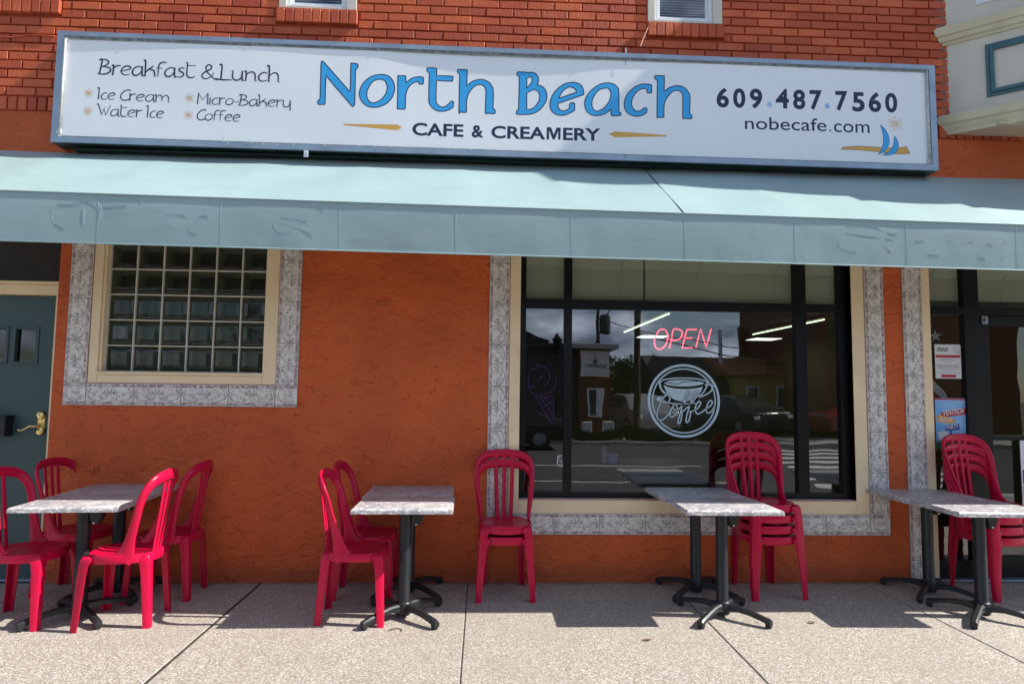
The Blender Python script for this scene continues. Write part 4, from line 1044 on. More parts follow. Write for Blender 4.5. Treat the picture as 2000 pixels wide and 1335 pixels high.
bm = NB(); tube(bm, catmull([Vector((on(x, y, 0)[0], -.016, on(x, y, 0)[1])) for x, y in ((-160, 70), (0, 74), (30, 75), (60, 71), (108, 73))], 4), .006, 6)
tag(obj('conduit', bm, M_brick, smooth=True), 'thin painted cable running across the bricks left of the sign', 'cable')

# ================================================================== CHAIRS
def lerp(a, b, t): return a + (b - a) * t
def interp(vals, n):
    P = catmull([Vector(v) if len(v) == 3 else Vector((v[0], 0, 0)) for v in vals], n); return P
def make_chair():
    root = thing('bistro_chair', (0, 0, 0), 0, 'x', 'chair')
    # arch
    half = [((.186, .045, .435), (1, -.05, 0), .125, .016), ((.184, .070, .475), (1, .0, 0), .098, .018), ((.190, .092, .56), (1, .15, 0), .062, .018), ((.206, .125, .68), (.88, .4, 0), .050, .020), ((.220, .160, .81), (.78, .6, .1), .050, .020),
            ((.202, .198, .895), (.5, .85, .15), .058, .021), ((.132, .232, .940), (.25, .95, .18), .066, .020), ((0, .248, .953), (0, 1, .2), .068, .018)]
    full = half + [((-a[0][0], a[0][1], a[0][2]), (-a[1][0], a[1][1], a[1][2]), a[2], a[3]) for a in half[-2::-1]]
    n = 5; P = interp([a[0] for a in full], n); N = interp([a[1] for a in full], n); W = [v.x for v in interp([(a[2],) for a in full], n)]; TH = [v.x for v in interp([(a[3],) for a in full], n)]
    bm = NB(); band(bm, P, N, W, TH); smooth_angle(obj('back_frame', bm, M_red, root), 62)
    for s in (-1, 0, 1):
        bm = NB(); xs_ = (s * .050, s * .056, s * .062, s * .066)
        path = [(xs_[0], .178, .43), (xs_[1], .194, .55), (xs_[2], .218, .73), (xs_[3], .243, .935)]
        P = interp(path, 6); band(bm, P, [(s * .12, 1, .12)] * len(P), [lerp(.038, .030, min(1, k / 6)) for k in range(len(P))], .011)
        smooth_angle(obj('back_slat', bm, M_red, root), 50)
    # seat shell
    bm = NB(); NSEG = 48
    def outline(t, e=0.0):
        c, s = math.cos(t), math.sin(t)
        p = 2.7; r = (abs(c) ** p + abs(s) ** p) ** (-1 / p); x, y = r * c * (.200 + e), r * s * (.205 + e)
        x *= 1 - .14 * max(0, y / .205)
        return x, y
    rings = []
    prof = [(0, .447), (.45, .4475), (.80, .451), (.90, .457), (.96, .461), (1.0, .459), (1.012, .452), (1.018, .434), (1.022, .408), (1.012, .405), (.985, .410), (.975, .438), (.60, .440)]
    for f, z in prof[1:]:
        rings.append([bm.verts.new((outline(2 * math.pi * k / NSEG)[0] * f, outline(2 * math.pi * k / NSEG)[1] * f, z + (.004 * math.cos(4 * math.pi * k / NSEG) if .405 <= z < .411 else 0))) for k in range(NSEG)])
    c0 = bm.verts.new((0, 0, .447))
    for k in range(NSEG): bm.faces.new((c0, rings[0][k], rings[0][(k + 1) % NSEG]))
    for a, b in zip(rings, rings[1:]):
        for k in range(NSEG): bm.faces.new((a[k], b[k], b[(k + 1) % NSEG], a[(k + 1) % NSEG]))
    bm.faces.new(rings[-1])
    bmesh.ops.recalc_face_normals(bm, faces=bm.faces[:]); smooth_angle(obj('seat', bm, M_red, root), 50)
    # legs: thin angle sections
    for sx in (-1, 1):
        for front in (1, 0):
            bm = NB()
            if front: lev = [((.172, -.182), .459, .02, .02), ((.184, -.196), .452, .050, .050), ((.192, -.204), .432, .078, .075), ((.196, -.208), .400, .062, .060), ((.200, -.212), .34, .054, .054), ((.207, -.216), .22, .049, .049), ((.214, -.221), .10, .045, .045), ((.220, -.225), 0, .042, .042)]
            else: lev = [((.142, .180), .459, .02, .02), ((.152, .192), .452, .048, .050), ((.158, .200), .432, .070, .078), ((.160, .204), .400, .056, .062), ((.162, .208), .34, .050, .055), ((.166, .216), .22, .046, .050), ((.170, .224), .10, .042, .046), ((.173, .230), 0, .040, .043)]
            sy = -1 if front else 1; t = .008; rr = []
            for (cx, cy), z, wx, wy in lev:
                c_ = .006
                pr = [(0 + c_, 0), (wx, 0), (wx, t), (t, t), (t, wy), (0, wy), (0, c_)]
                rr.append([bm.verts.new((sx * (cx - a), sy * (abs(cy) - b), z)) for a, b in pr])
            for a, b in zip(rr, rr[1:]):
                for k in range(7): bm.faces.new((a[k], a[(k + 1) % 7], b[(k + 1) % 7], b[k]))
            bm.faces.new(rr[0]); bm.faces.new(rr[-1]); bmesh.ops.recalc_face_normals(bm, faces=bm.faces[:])
            smooth_angle(obj('leg', bm, M_red, root), 60)
    return root
def copy_tree(o, parent=None):
    c = o.copy(); C.objects.link(c)
    if parent: c.parent = parent
    for ch in list(o.children): copy_tree(ch, c)
    return c
ch0 = make_chair(); ch0['group'] = 'red stacking bistro chairs on the sidewalk'
CH = [(-2.985, -.815, 0, 90, 'red chair cut by the left photo edge, near left side of the leftmost table'),
      (-3.03, -.21, 0, 86, 'red chair before the teal door, far left side of the leftmost table'),
      (-2.335, -.83, 0, -86, 'brightly sunlit red chair on the near right side of the leftmost table'),
      (-2.315, -.30, 0, -88, 'shaded red chair by the wall, far right side of the leftmost table'),
      (-.845, -.775, 0, 91, 'partly sunlit red chair nearest the street, left of the second table pair'),
      (-.855, -.285, 0, 90, 'shaded red chair close to the wall, left of the second table pair')]
first = True
for x, y, z, r, lab in CH:
    o = ch0 if first else copy_tree(ch0); first = False
    o.location = (x, y, z); o.rotation_euler = (0, 0, R(r)); o['label'] = lab
def stack(x, y, r, n, where, ddx=0):
    names = {2: ['lower', 'upper'], 4: ['bottom', 'second from the bottom', 'third from the bottom', 'topmost']}[n]
    for k in range(n):
        o = copy_tree(ch0); o.location = (x, y + .004 * k, .079 * k); o.rotation_euler = (0, 0, R(r + rnd.uniform(-.5, .5)))
        o['label'] = '%s red chair in the stack of %s %s' % (names[k], {2: 'two', 4: 'four'}[n], where)
stack(.188, -.280, 1, 2, 'by the window corner')
stack(2.235, -.245, 4, 4, 'before the big window')
stack(4.05, -.265, 10, 4, 'before the glass door')

# ================================================================== TABLES
def make_table():
    root = thing('cafe_table', (0, 0, 0), 0, 'x', 'table')
    H = .768; W2 = .328; D2 = .268
    bm = NB(); box(bm, -W2, W2, -D2, D2, H - .034, H, 0)
    top = [e for e in bm.edges if all(v.co.z > H - .001 for v in e.verts)]
    bmesh.ops.bevel(bm, geom=top, offset=.018, segments=3, profile=.45, affect='EDGES')
    smooth_angle(obj('tabletop', bm, M_lam, root), 20)
    bm = NB(); lathe(bm, [(.043, .02), (.043, .085), (.041, .09), (.041, H - .06), (.045, H - .058), (.045, H - .05)], n=28)
    smooth_angle(obj('column', bm, M_leg, root), 40)
    bm = NB(); box(bm, -.14, .14, -.045, .045, H - .05, H - .0345, 0, bev=.004); box(bm, -.045, .045, -.14, .14, H - .0495, H - .035, 0, bev=.004)
    t = NB(); v = [(0.03, H - .05), (.12, H - .05), (.125, H - .10), (.095, H - .155), (.055, H - .16), (.045, H - .11)]
    a = [t.verts.new((p[0], -.03, p[1])) for p in v]; b = [t.verts.new((p[0], .03, p[1])) for p in v]
    t.faces.new(a); t.faces.new(b[::-1])
    for k in range(6): t.faces.new((a[k], b[k], b[(k + 1) % 6], a[(k + 1) % 6]))
    bmesh.ops.recalc_face_normals(t, faces=t.faces[:]); bmesh.ops.bevel(t, geom=t.edges[:], offset=.006, segments=2, affect='EDGES'); merge(bm, t)
    tl = obj('tilt_latch', bm, M_leg, root)
    bm = NB(); t = NB(); lathe(t, [(.006, 0), (.006, .004), (.004, .006), (.0, .006)], n=10)
    for q_ in t.verts: q_.co = Vector((.075 + q_.co.x, -.031 - q_.co.z, H - .145 + q_.co.y))
    merge(bm, t); obj('bolt', bm, mat('zinc_bolt', (.75, .75, .75), .3, .8), tl)
    bm = NB(); lathe(bm, [(.050, .030), (.054, .045), (.054, .098), (.047, .108), (.044, .110)], n=28)
    smooth_angle(obj('base_hub', bm, M_leg, root), 40)
    for k in range(4):
        a = R(45 + 90 * k); c, s = math.cos(a), math.sin(a)
        prof = [(.04, .098, .050), (.12, .096, .036), (.20, .084, .030), (.27, .070, .030), (.318, .060, .034), (.338, .052, .038)]
        bm = NB(); rr = []
        for r_, zt_, hh in prof:
            w_ = .021 if r_ > .1 else .026
            zb_ = zt_ - hh
            pr = [(-w_, zb_), (w_, zb_), (w_, zt_ - .010), (w_ * .55, zt_), (-w_ * .55, zt_), (-w_, zt_ - .010)]
            rr.append([bm.verts.new((r_ * c - u * s, r_ * s + u * c, z_)) for u, z_ in pr])
        # drop to the foot
        zt_, w_ = .052, .021
        for a_, b_ in zip(rr, rr[1:]):
            for m_ in range(6): bm.faces.new((a_[m_], a_[(m_ + 1) % 6], b_[(m_ + 1) % 6], b_[m_]))
        bm.faces.new(rr[0]); bm.faces.new(rr[-1])
        t = NB(); box(t, .300, .3385, -.0205, .0205, .013, .045, 0, bev=.005)
        for q_ in t.verts: q_.co = Vector((q_.co.x * c - q_.co.y * s, q_.co.x * s + q_.co.y * c, q_.co.z))
        merge(bm, t); bmesh.ops.recalc_face_normals(bm, faces=bm.faces[:])
        leg = smooth_angle(obj('foot', bm, M_leg, root), 30)
        bm = NB(); lathe(bm, [(.017, 0), (.020, .004), (.018, .014), (.012, .0145)], .318 * c, .318 * s, 16); smooth_angle(obj('foot_pad', bm, M_rubber, leg), 40)
    return root
tb0 = make_table(); tb0['group'] = 'small grey stone topped cafe tables pushed together in pairs'
TB = [(-2.655, -.785, 4.5, 'grey topped table nearest the street in the leftmost pair, between four red chairs'),
      (-2.705, -.262, 4.5, 'grey topped table at the wall in the leftmost pair, between four red chairs'),
      (-.512, -.795, 1, 'grey topped table nearest the street in the second pair from the left'),
      (-.538, -.262, 1.5, 'grey topped table at the wall in the second pair from left'),
      (1.683, -.795, 0, 'grey topped table nearest the street in the pair before the big window'),
      (1.672, -.268, .5, 'grey topped table against the big window sill, rear one of its pair'),
      (3.52, -.825, -1.5, 'grey topped table nearest the street in the rightmost pair'),
      (3.515, -.292, -1, 'grey topped table at the doorway in the rightmost pair')]
for i, (x, y, r, lab) in enumerate(TB):
    o = tb0 if i == 0 else copy_tree(tb0); o.location = (x, y, 0 if i % 2 == 0 else -.003); o.rotation_euler = (0, 0, R(r)); o['label'] = lab

# ================================================================== THINGS ON AND BEHIND THE GLASS
GP = .0985                                                      # outer face of the panes
GF = lambda x, z, l: (x, GP - .0006 - l * .0003, z)
# neon OPEN
neon = thing('open_sign', (1.73, .2, 2.0), 0, 'glowing pink neon OPEN sign inside the big window above the coffee decal', 'neon sign')
q6 = lambda pts, y: [on(1250 + x / 5.34, 620 + y_ / 5.34, y) for x, y_ in pts]
NY = .2
for ch_, strokes in (('O', [[(222,120),(265,130),(290,180),(285,240),(255,300),(205,330),(165,310),(150,255),(165,190),(195,140),(222,120)]]), ('P', [[(305,320),(328,225),(350,125),(400,123),(435,140),(438,180),(410,225),(335,242)]]),
    ('E', [[(590,123),(490,125),(462,220),(440,318),(545,313)], [(480,215),(545,212)]]), ('N', [[(582,312),(607,215),(632,120),(660,210),(690,308),(716,215),(742,118)]])):
    bm = NB()
    for st in strokes:
        P = [Vector((x - 1.73, NY - .2, z - 2.0)) for x, z in q6(st, NY)]
        if ch_ in 'OP': P = catmull(P, 5)
        tube(bm, P, .0052, 8)
    obj('neon_tube', bm, M_neon, neon, smooth=True)
bm = NB(); box(bm, -.30, .30, .035, .05, -.14, .14, 0, bev=.004)
bm.free()
bm = NB(); tube(bm, [(-.2, .02, .08), (-.2, .02, .3)], .0015, 6); tube(bm, [(.2, .02, .1), (.2, .02, .3)], .0015, 6); obj('hanging_wire', bm, M_joint, neon)
# coffee decal
bm = NB(); cx, cz = on(1250 + 458 / 5.34, 620 + 866 / 5.34, GP); kx = (on(1407, 782, GP)[0] - on(1266, 782, GP)[0]) / 2 / 375
ribbon(bm, circ(cx, cz, 363 * kx, n=72), 25 * kx, GF, 0, closed=True, smooth=False); ribbon(bm, circ(cx, cz, 326 * kx, n=72), 14 * kx, GF, 0, closed=True, smooth=False)
g6 = lambda pts: q6(pts, GP)
def dst(pts, w_, lay=1, closed=False, mi=0): ribbon(bm, g6(pts), w_ * kx, GF, lay, mi, closed=closed, n=5)
dst([(205,668),(260,645),(360,632),(460,630),(570,635),(660,652),(702,675),(680,705)], 13, 1)
dst([(205,668),(215,730),(250,780),(290,800)], 20, 2)
fill(bm, [corner_smooth(g6([(250,680),(300,660),(380,652),(460,650),(560,655),(640,668),(672,685),(620,702),(540,714),(450,718),(350,712),(280,698)]))], GF, 1)
fill(bm, [corner_smooth(g6([(245,700),(300,725),(400,740),(500,742),(600,732),(655,715),(640,760),(600,815),(560,845),(500,868),(440,872),(380,860),(330,835),(290,795),(262,745)]))], GF, 3)
dst([(255,672),(330,685),(400,690),(440,672),(520,664),(600,664)], 7, 4, mi=1)
dst([(700,680),(690,730),(650,790),(600,820)], 14, 2); dst([(705,702),(745,700),(758,725),(735,770),(680,805),(620,828)], 14, 4)
fill(bm, [corner_smooth(g6([(165,848),(200,822),(260,815),(215,840),(230,872),(190,868)]))], GF, 2); dst([(205,868),(300,888),(440,898),(580,890),(640,882)], 11, 3)
for i, st in enumerate([[(290,890),(312,840),(290,806),(245,832),(198,920),(175,1010),(192,1062),(240,1060),(300,1000),(330,945)], [(330,940),(308,990),(325,1035),(365,1012),(388,950),(374,905),(345,915),(352,955),(400,960)],
    [(400,960),(450,900),(505,830),(520,785),(500,770),(470,830),(432,950),(400,1060),(395,1102),(420,1085),(436,1010),(432,985)], [(432,985),(500,930),(560,860),(602,800),(596,768),(562,800),(520,910),(482,1040),(482,1090),(508,1072),(526,1000),(520,980)],
    [(520,980),(580,960),(628,905),(620,872),(594,890),(574,950),(592,1000),(640,988),(682,950)], [(682,950),(730,922),(753,885),(735,862),(705,895),(688,960),(708,995),(748,972),(775,925)]]):
    dst(st, 24, 5 + (i % 2), mi=1); dst(st, 14, 8 + (i % 2))
tag(obj('coffee_decal', bm, [M_decal, M_dark]), 'pale round decal with a coffee cup and the word Coffee on the big window', 'window decal')
# purple ice cream cone sign in the left pane
bm = NB(); g7 = lambda pts: [on(1010 + x / 8.345, 690 + y / 8.345, .13) for x, y in pts]
def tb(pts, r=.0045, sm=True):
    P = [Vector((x, .14, z)) for x, z in g7(pts)]; tube(bm, catmull(P, 5) if sm else P, r, 8)
tb([(230,235),(195,330),(190,450),(185,540),(225,620),(290,670),(360,688),(440,668),(520,640),(590,580),(640,500),(642,420),(628,350)])
tb([(300,150),(360,190),(440,215),(500,270),(538,360),(520,450),(470,500)]); tb([(300,440),(360,430),(400,390),(380,350)]); tb([(190,530),(250,540),(300,520)]); tb([(330,180),(330,225),(290,250),(240,260)])
tb([(300,700),(590,700),(600,1040),(580,1160),(300,720)], sm=False); tb([(360,700),(590,1000)], sm=False); tb([(430,700),(595,880)], sm=False); tb([(590,760),(400,880)], sm=False); tb([(595,860),(450,960)], sm=False); tb([(600,950),(500,1050)], sm=False); tb([(520,700),(380,800)], sm=False)
tag(obj('ice_cream_sign', bm, M_purple, smooth=True), 'unlit purple ice cream cone tube sign in the narrow left pane', 'neon sign')
bm = NB(); g8 = lambda pts: [on(1060 + x / 12.14, 870 + y / 12.14, GP) for x, y in pts]
for i, (st, w_) in enumerate((([(450,222),(400,235),(355,250),(368,290),(352,340),(350,400),(380,460),(440,492),(490,495)], .0075), ([(385,282),(425,270),(460,282)], .005), ([(395,340),(425,375)], .006), ([(440,330),(455,350),(440,385),(475,385)], .005), ([(415,415),(450,432),(492,430)], .006))):
    ribbon(bm, g8(st), w_, GF, i)
tag(obj('face_decal', bm, M_decalw), 'small white line drawing decal low in the narrow left pane', 'window decal')

# posters on the sidelight
def card(bm, x0, x1, z0, z1, mi=0, lay=0, th=.0008): box(bm, x0, x1, GP - .0012 - lay * .0006, GP - .0004 - lay * .0006, z0, z1, mi)
PF = lambda x, z, l: (x, GP - .0018 - l * .0005, z)
bm = NB(); x0, x1, z0, z1 = 3.912, 4.145, 1.690, 1.985; card(bm, x0, x1, z0, z1)
W_, H_ = x1 - x0, z1 - z0; u = lambda a: x0 + a * W_; v = lambda b: z0 + b * H_
fill(bm, [[(u(.03), v(.61)), (u(.97), v(.61)), (u(.97), v(.69)), (u(.03), v(.69))]], PF, 1, 1); fill(bm, [[(u(.22), v(.03)), (u(.78), v(.03)), (u(.78), v(.12)), (u(.22), v(.12))]], PF, 1, 1)
for k, (a, b, c) in enumerate(((.25, .75, .565), (.2, .8, .52), (.36, .64, .47), (.05, .93, .39), (.1, .9, .355), (.06, .94, .32), (.12, .88, .285), (.3, .7, .235), (.05, .95, .17))):
    n_ = 7; 
    for m_ in range(n_): fill(bm, [[(u(lerp(a, b, m_ / n_)), v(c)), (u(lerp(a, b, (m_ + .8) / n_)), v(c)), (u(lerp(a, b, (m_ + .8) / n_)), v(c + .014)), (u(lerp(a, b, m_ / n_)), v(c + .014))]], PF, 1, 2)
ribbon(bm, [(u(.70), v(.86)), (u(.78), v(.94)), (u(.90), v(.92)), (u(.95), v(.84)), (u(.88), v(.77)), (u(.76), v(.78)), (u(.70), v(.86))], .003, PF, 1, 2); ribbon(bm, [(u(.78), v(.88)), (u(.86), v(.80)), (u(.96), v(.73))], .004, PF, 2, 2)
for k in range(6): ribbon(bm, [(u(.1 + .07 * k), v(.80)), (u(.13 + .07 * k), v(.90 + .02 * (k % 2))), (u(.16 + .07 * k), v(.79))], .004, PF, 1, 3)
tag(obj('notice', bm, [M_paper, M_paperred, M_greyink, M_papergreen]), 'white printed notice with red bands taped to the sidelight glass', 'notice')
post = thing('block_party_poster', (0, 0, 0), 0, 'blue block party poster taped on the sidelight glass below the white notice', 'poster')
x0, x1, z0, z1 = 3.897, 4.195, 1.085, 1.520; W_, H_ = x1 - x0, z1 - z0; u = lambda a: x0 + a * W_; v = lambda b: z0 + b * H_
bm = NB(); card(bm, x0, x1, z0, z1); obj('sheet', bm, M_paperblue, post)
bm = NB(); fill(bm, [corner_smooth([(u(.0), v(.0)), (u(1), v(0)), (u(1), v(.13)), (u(.7), v(.16)), (u(.4), v(.13)), (u(.2), v(.17)), (u(0), v(.14))])], PF, 0, 0); obj('green_hill', bm, M_papergreen, post)
bm = NB(); fill(bm, [[(u(0), v(.965)), (u(1), v(.965)), (u(1), v(.995)), (u(0), v(.995))]], PF, 0, 0); fill(bm, [[(u(.17), v(.72)), (u(.80), v(.80)), (u(.82), v(.83)), (u(.98), v(.78)), (u(.85), v(.665)), (u(.83), v(.68)), (u(.17), v(.61))]][:1], PF, 1, 0); obj('red_arrow', bm, M_paperred, post)
bm = NB(); fill(bm, [[(u(.02), v(.61)), (u(.10), v(.68)), (u(.50), v(.60)), (u(.62), v(.56)), (u(.50), v(.50)), (u(.10), v(.52))]], PF, 2, 0); obj('orange_arrow', bm, M_paperor, post)
bm = NB(); fill(bm, [[(u(.28), v(.47)), (u(.70), v(.50)), (u(.70), v(.375)), (u(.28), v(.36))]], PF, 3, 0); fill(bm, [[(u(.415), v(.14)), (u(.465), v(.14)), (u(.465), v(.37)), (u(.415), v(.37))]], PF, 2, 0); obj('blue_board', bm, M_papernavy, post)
bm = NB(); fill(bm, [corner_smooth([(u(.04), v(.34)), (u(.3), v(.36)), (u(.40), v(.26)), (u(.3), v(.17)), (u(.08), v(.18))])], PF, 2, 0); obj('white_cloud', bm, M_paper, post)
bm = NB(); text(bm, 'VENTNOR', u(.22), u(.86), v(.655), .046, PF, 4, 0, .012, .13); obj('lettering', bm, M_paper, post); bm = NB(); text(bm, 'BLOCK', u(.13), u(.52), v(.545), .040, PF, 4, 0, .012, -.02); obj('lettering', bm, M_paper, post); bm = NB(); text(bm, 'PARTY', u(.31), u(.67), v(.385), .040, PF, 5, 0, .012, .07); obj('lettering', bm, M_paper, post)
bm = NB(); text(bm, 'SATURDAY', u(.54), u(.95), v(.27), .021, PF, 4, 0, .01); obj('lettering', bm, M_papernavy, post); bm = NB(); text(bm, 'MAY 6TH', u(.60), u(.95), v(.215), .021, PF, 4, 0, .01); obj('lettering', bm, M_papernavy, post)
# star and stripes hanging behind the sidelight
bm = NB(); FF = lambda x, z, l: (x, .20 + .012 * math.sin(24 * x) - l * .002, z)
x0, z1 = 3.87, 2.19
fill(bm, [[(3.86, 2.12), (4.0, 2.15), (4.02, 1.98), (3.98, 1.80), (3.86, 1.84)]], FF, 0, 0)
sx, sz = on(1830, 656, .19); fill(bm, [[(sx + (.058 if k % 2 == 0 else .023) * math.cos(R(90 + 36 * k + 5)), sz + (.058 if k % 2 == 0 else .023) * math.sin(R(90 + 36 * k + 5))) for k in range(10)]], FF, 1, 1)
for k, (a, b) in enumerate(((0, 1), (.12, 2), (.24, 1), (.36, 2), (.48, 1))):
    fill(bm, [[(3.86, 1.80 - a), (4.06, 1.58 - a), (4.12, 1.44 - a), (3.86, 1.69 - a)]], FF, 0, b)
bm.faces.ensure_lookup_table()
tag(obj('flag', bm, [mat('flag_navy', (.02, .03, .10), .8), mat('flag_white', (.62, .62, .66), .8), mat('flag_red', (.45, .02, .03), .8)]), 'star and striped flag hanging behind the sidelight left of the glass door', 'flag')
# painted menu board at the right edge
bm = NB(); menu = thing('menu_board', (0, 0, 0), 0, 'white menu board hung on the glass door, cut by the right edge', 'menu board')
box(bm, 4.602, 5.15, .050, .058, .58, 1.168, 0, bev=.002); obj('board', bm, M_paper, menu)
MF = lambda x, z, l: (x, .0495 - l * .0006, z)
bm = NB(); ribbon(bm, [(4.64, 1.12), (4.70, 1.13), (4.74, 1.12)], .010, MF, 0); ribbon(bm, [(4.69, 1.125), (4.665, 1.07), (4.655, 1.045), (4.64, 1.05)], .010, MF, 1); obj('lettering', bm, M_paperred, menu)
bm = NB(); text(bm, 'C', 4.625, 4.70, .945, .085, MF, 0, 0, .03); obj('lettering', bm, M_greyink, menu)
bm = NB(); fill(bm, [[(4.612, .92), (5.14, .92), (5.14, .80), (4.612, .80)]], MF, 0, 0); obj('blue_band', bm, M_papernavy, menu)
bm = NB(); text(bm, 'L', 4.635, 4.685, .815, .085, MF, 2, 0, .02); obj('lettering', bm, M_paper, menu)
bm = NB(); fill(bm, [[(4.612, .79), (5.14, .79), (5.14, .70), (4.612, .70)]], MF, 0, 0); obj('dark_band', bm, M_greyink, menu)
bm = NB(); fill(bm, [corner_smooth([(4.63, .585), (4.62, .64), (4.68, .69), (4.78, .68), (4.82, .62), (4.78, .585)])], MF, 0, 0); obj('brown_picture', bm, mat('brown_print', (.30, .13, .04), .6, var=.4, vscale=20), menu)
bm = NB(); tube(bm, [(4.665, .05, 1.165), (4.664, .06, 1.20)], .0015, 6); obj('string', bm, M_joint, menu)
# mailbox on the teal door
mb = thing('mailbox', (0, 0, 0), 0, 'black metal mailbox on the teal door beside the brass handle', 'mailbox')
bm = NB(); box(bm, -4.15, -3.772, .0, .094, 1.125, 1.275, 0, bev=.008); obj('mailbox_body', bm, mat('black_tin', (.012, .012, .012), .4, var=.5, vscale=30, bump=.3, bscale=60, bdist=.002), mb)
bm = NB(); box(bm, -4.16, -3.764, -.008, .094, 1.276, 1.290, 0, bev=.004); obj('mailbox_lid', bm, bpy.data.materials['black_tin'], mb)

# ---- inside the cafe
for i, (x, y0, y1, rad, lab) in enumerate(((5.45, 4.7, 7.5, .03, 'bright fluorescent strip light on the cafe ceiling, right side'), (2.82, 4.3, 7.5, .03, 'bright fluorescent strip light on the cafe ceiling, left side'))):
    f = thing('ceiling_light', (x, (y0 + y1) / 2, 2.76), 0, lab, 'ceiling light', 'fluorescent strips on the cafe ceiling')
    h = (y1 - y0) / 2; bm = NB(); box(bm, -.06, .06, -h, h, .0, .03, 0, bev=.004); obj('housing', bm, M_olive, f)
    bm = NB(); tube(bm, [(0, -h + .03, -.02), (0, h - .03, -.02)], .010, 10); obj('tube', bm, M_fluo, f)
for x, y, lab in ((3.75, 8.8, 'square lit ceiling panel deep in the cafe, left of the OPEN sign'), (6.35, 9.0, 'square lit ceiling panel deep in the cafe, right of the OPEN sign')):
    f = thing('ceiling_panel', (x, y, 2.79), 0, lab, 'ceiling light', 'lit panels on the cafe ceiling')
    bm = NB(); box(bm, -.32, .32, -.32, .32, -.01, .005, 0, bev=.003); obj('frame', bm, M_white, f)
    bm = NB(); box(bm, -.29, .29, -.29, .29, -.016, -.0105); obj('diffuser', bm, mat('lit_diffuser', (.9, .9, .9), .4, emit=(.95, 1, .95), estr=1.3), f)
M_wood = mat('brown_table_wood', (.16, .07, .035), .35, var=.4, vscale=9); M_dkwood = mat('dark_chair_wood', (.025, .014, .009), .4)
def in_table(x, y, lab):
    t = thing('dining_table', (x, y, 0), 0, lab, 'table', 'wooden tables inside the cafe')
    bm = NB(); box(bm, -.75, .75, -.38, .38, .725, .76, 0, bev=.006); obj('tabletop', bm, M_wood, t)
    bm = NB(); lathe(bm, [(.04, .03), (.04, .724)]); obj('pedestal', bm, M_leg, t)
    bm = NB(); box(bm, -.3, .3, -.03, .03, .003, .04, 0, bev=.005); box(bm, -.03, .03, -.3, .3, .0035, .041, 0, bev=.005); obj('base', bm, M_leg, t)
in_table(1.62, 1.95, 'brown wooden table inside the cafe, behind the big window'); in_table(4.7, 2.6, 'brown wooden table inside the cafe, behind the glass door')
def in_chair(x, y, r, lab):
    t = thing('dining_chair', (x, y, 0), R(r), lab, 'chair', 'dark chairs inside the cafe')
    bm = NB(); box(bm, -.2, .2, -.2, .2, .43, .46, 0, bev=.008); obj('seat', bm, M_dkwood, t)
    bm = NB(); box(bm, -.2, .2, .18, .205, .62, .94, 0, bev=.01); obj('backrest', bm, M_dkwood, t)
    for a in (-.18, .18):
        for b in (-.18, .18):
            bm = NB(); box(bm, a - .018, a + .018, b - .018, b + .018, .003, .43 if b < 0 else .93, 0, bev=.004); obj('leg', bm, M_dkwood, t)
in_chair(2.45, 1.6, -60, 'dark wooden chair inside the cafe behind the four stacked chairs'); in_chair(1.2, 2.75, 180, 'dark wooden chair inside the cafe beyond the brown table')
bx, bz = on(1180, 895, 1.85)
b = thing('sauce_bottle', (bx, 1.85, .76), 0, 'slim white labelled bottle on the table inside the window', 'bottle')
bm = NB(); lathe(bm, [(.03, 0), (.032, .01), (.032, .11), (.014, .15), (.012, .175)], n=20); smooth_angle(obj('bottle', bm, M_paper, b), 40)
bm = NB(); lathe(bm, [(.014, .175), (.014, .20), (.008, .215)], n=16); obj('cap', bm, M_greyink, b)
bm = NB(); bx, bz = on(1193, 895, 1.85); t = NB(); box(t, -.055, .055, -.05, .05, 0, .10, 0, bev=.004)
for v_ in t.verts: v_.co.x *= 1 + (.1 if v_.co.z > .05 else -.1)
merge(bm, t)
nb = tag(obj('napkin_box', bm, mat('pale_blue_plastic', (.42, .48, .80), .5)), 'pale blue napkin box on the table inside the window', 'napkin holder'); nb.location = (bx + .01, 1.83, .761)

# small litter on the pavement
bm = NB(); tube(bm, catmull([Vector((.0, .0, .004)), Vector((.02, .022, .006)), Vector((.05, .03, .007)), Vector((.078, .02, .006)), Vector((.085, -.004, .004))], 4), .003, 6)
tw = tag(obj('twig', bm, M_joint, smooth=True), 'small curved dark twig on the sunlit pavement right of the second table', 'twig'); tw.location = (-.575, -1.05, 0)
for i, (px, py, lab) in enumerate(((1263, 1250, 'small brown leaf scrap on the pavement below the big window'), (1585, 1216, 'small brown leaf scrap on the pavement before the four stacked chairs'))):
    d = fw + rt * ((px - 1000) / FPX) - up * ((py - 667.5) / FPX); k = -CAM.z / d.z; p = CAM + d * k
    bm = NB(); vs_ = [(-.03, 0, .003), (-.01, .012, .008), (.02, .008, .004), (.035, -.004, .010), (.01, -.014, .004), (-.015, -.010, .009)]
    bm.faces.new([bm.verts.new(q_) for q_ in vs_]); o = tag(obj('leaf', bm, mat('dry_leaf', (.14, .07, .03), .8)), lab, 'leaf', 'dry leaf scraps on the pavement'); o.location = (p.x, p.y, .002)

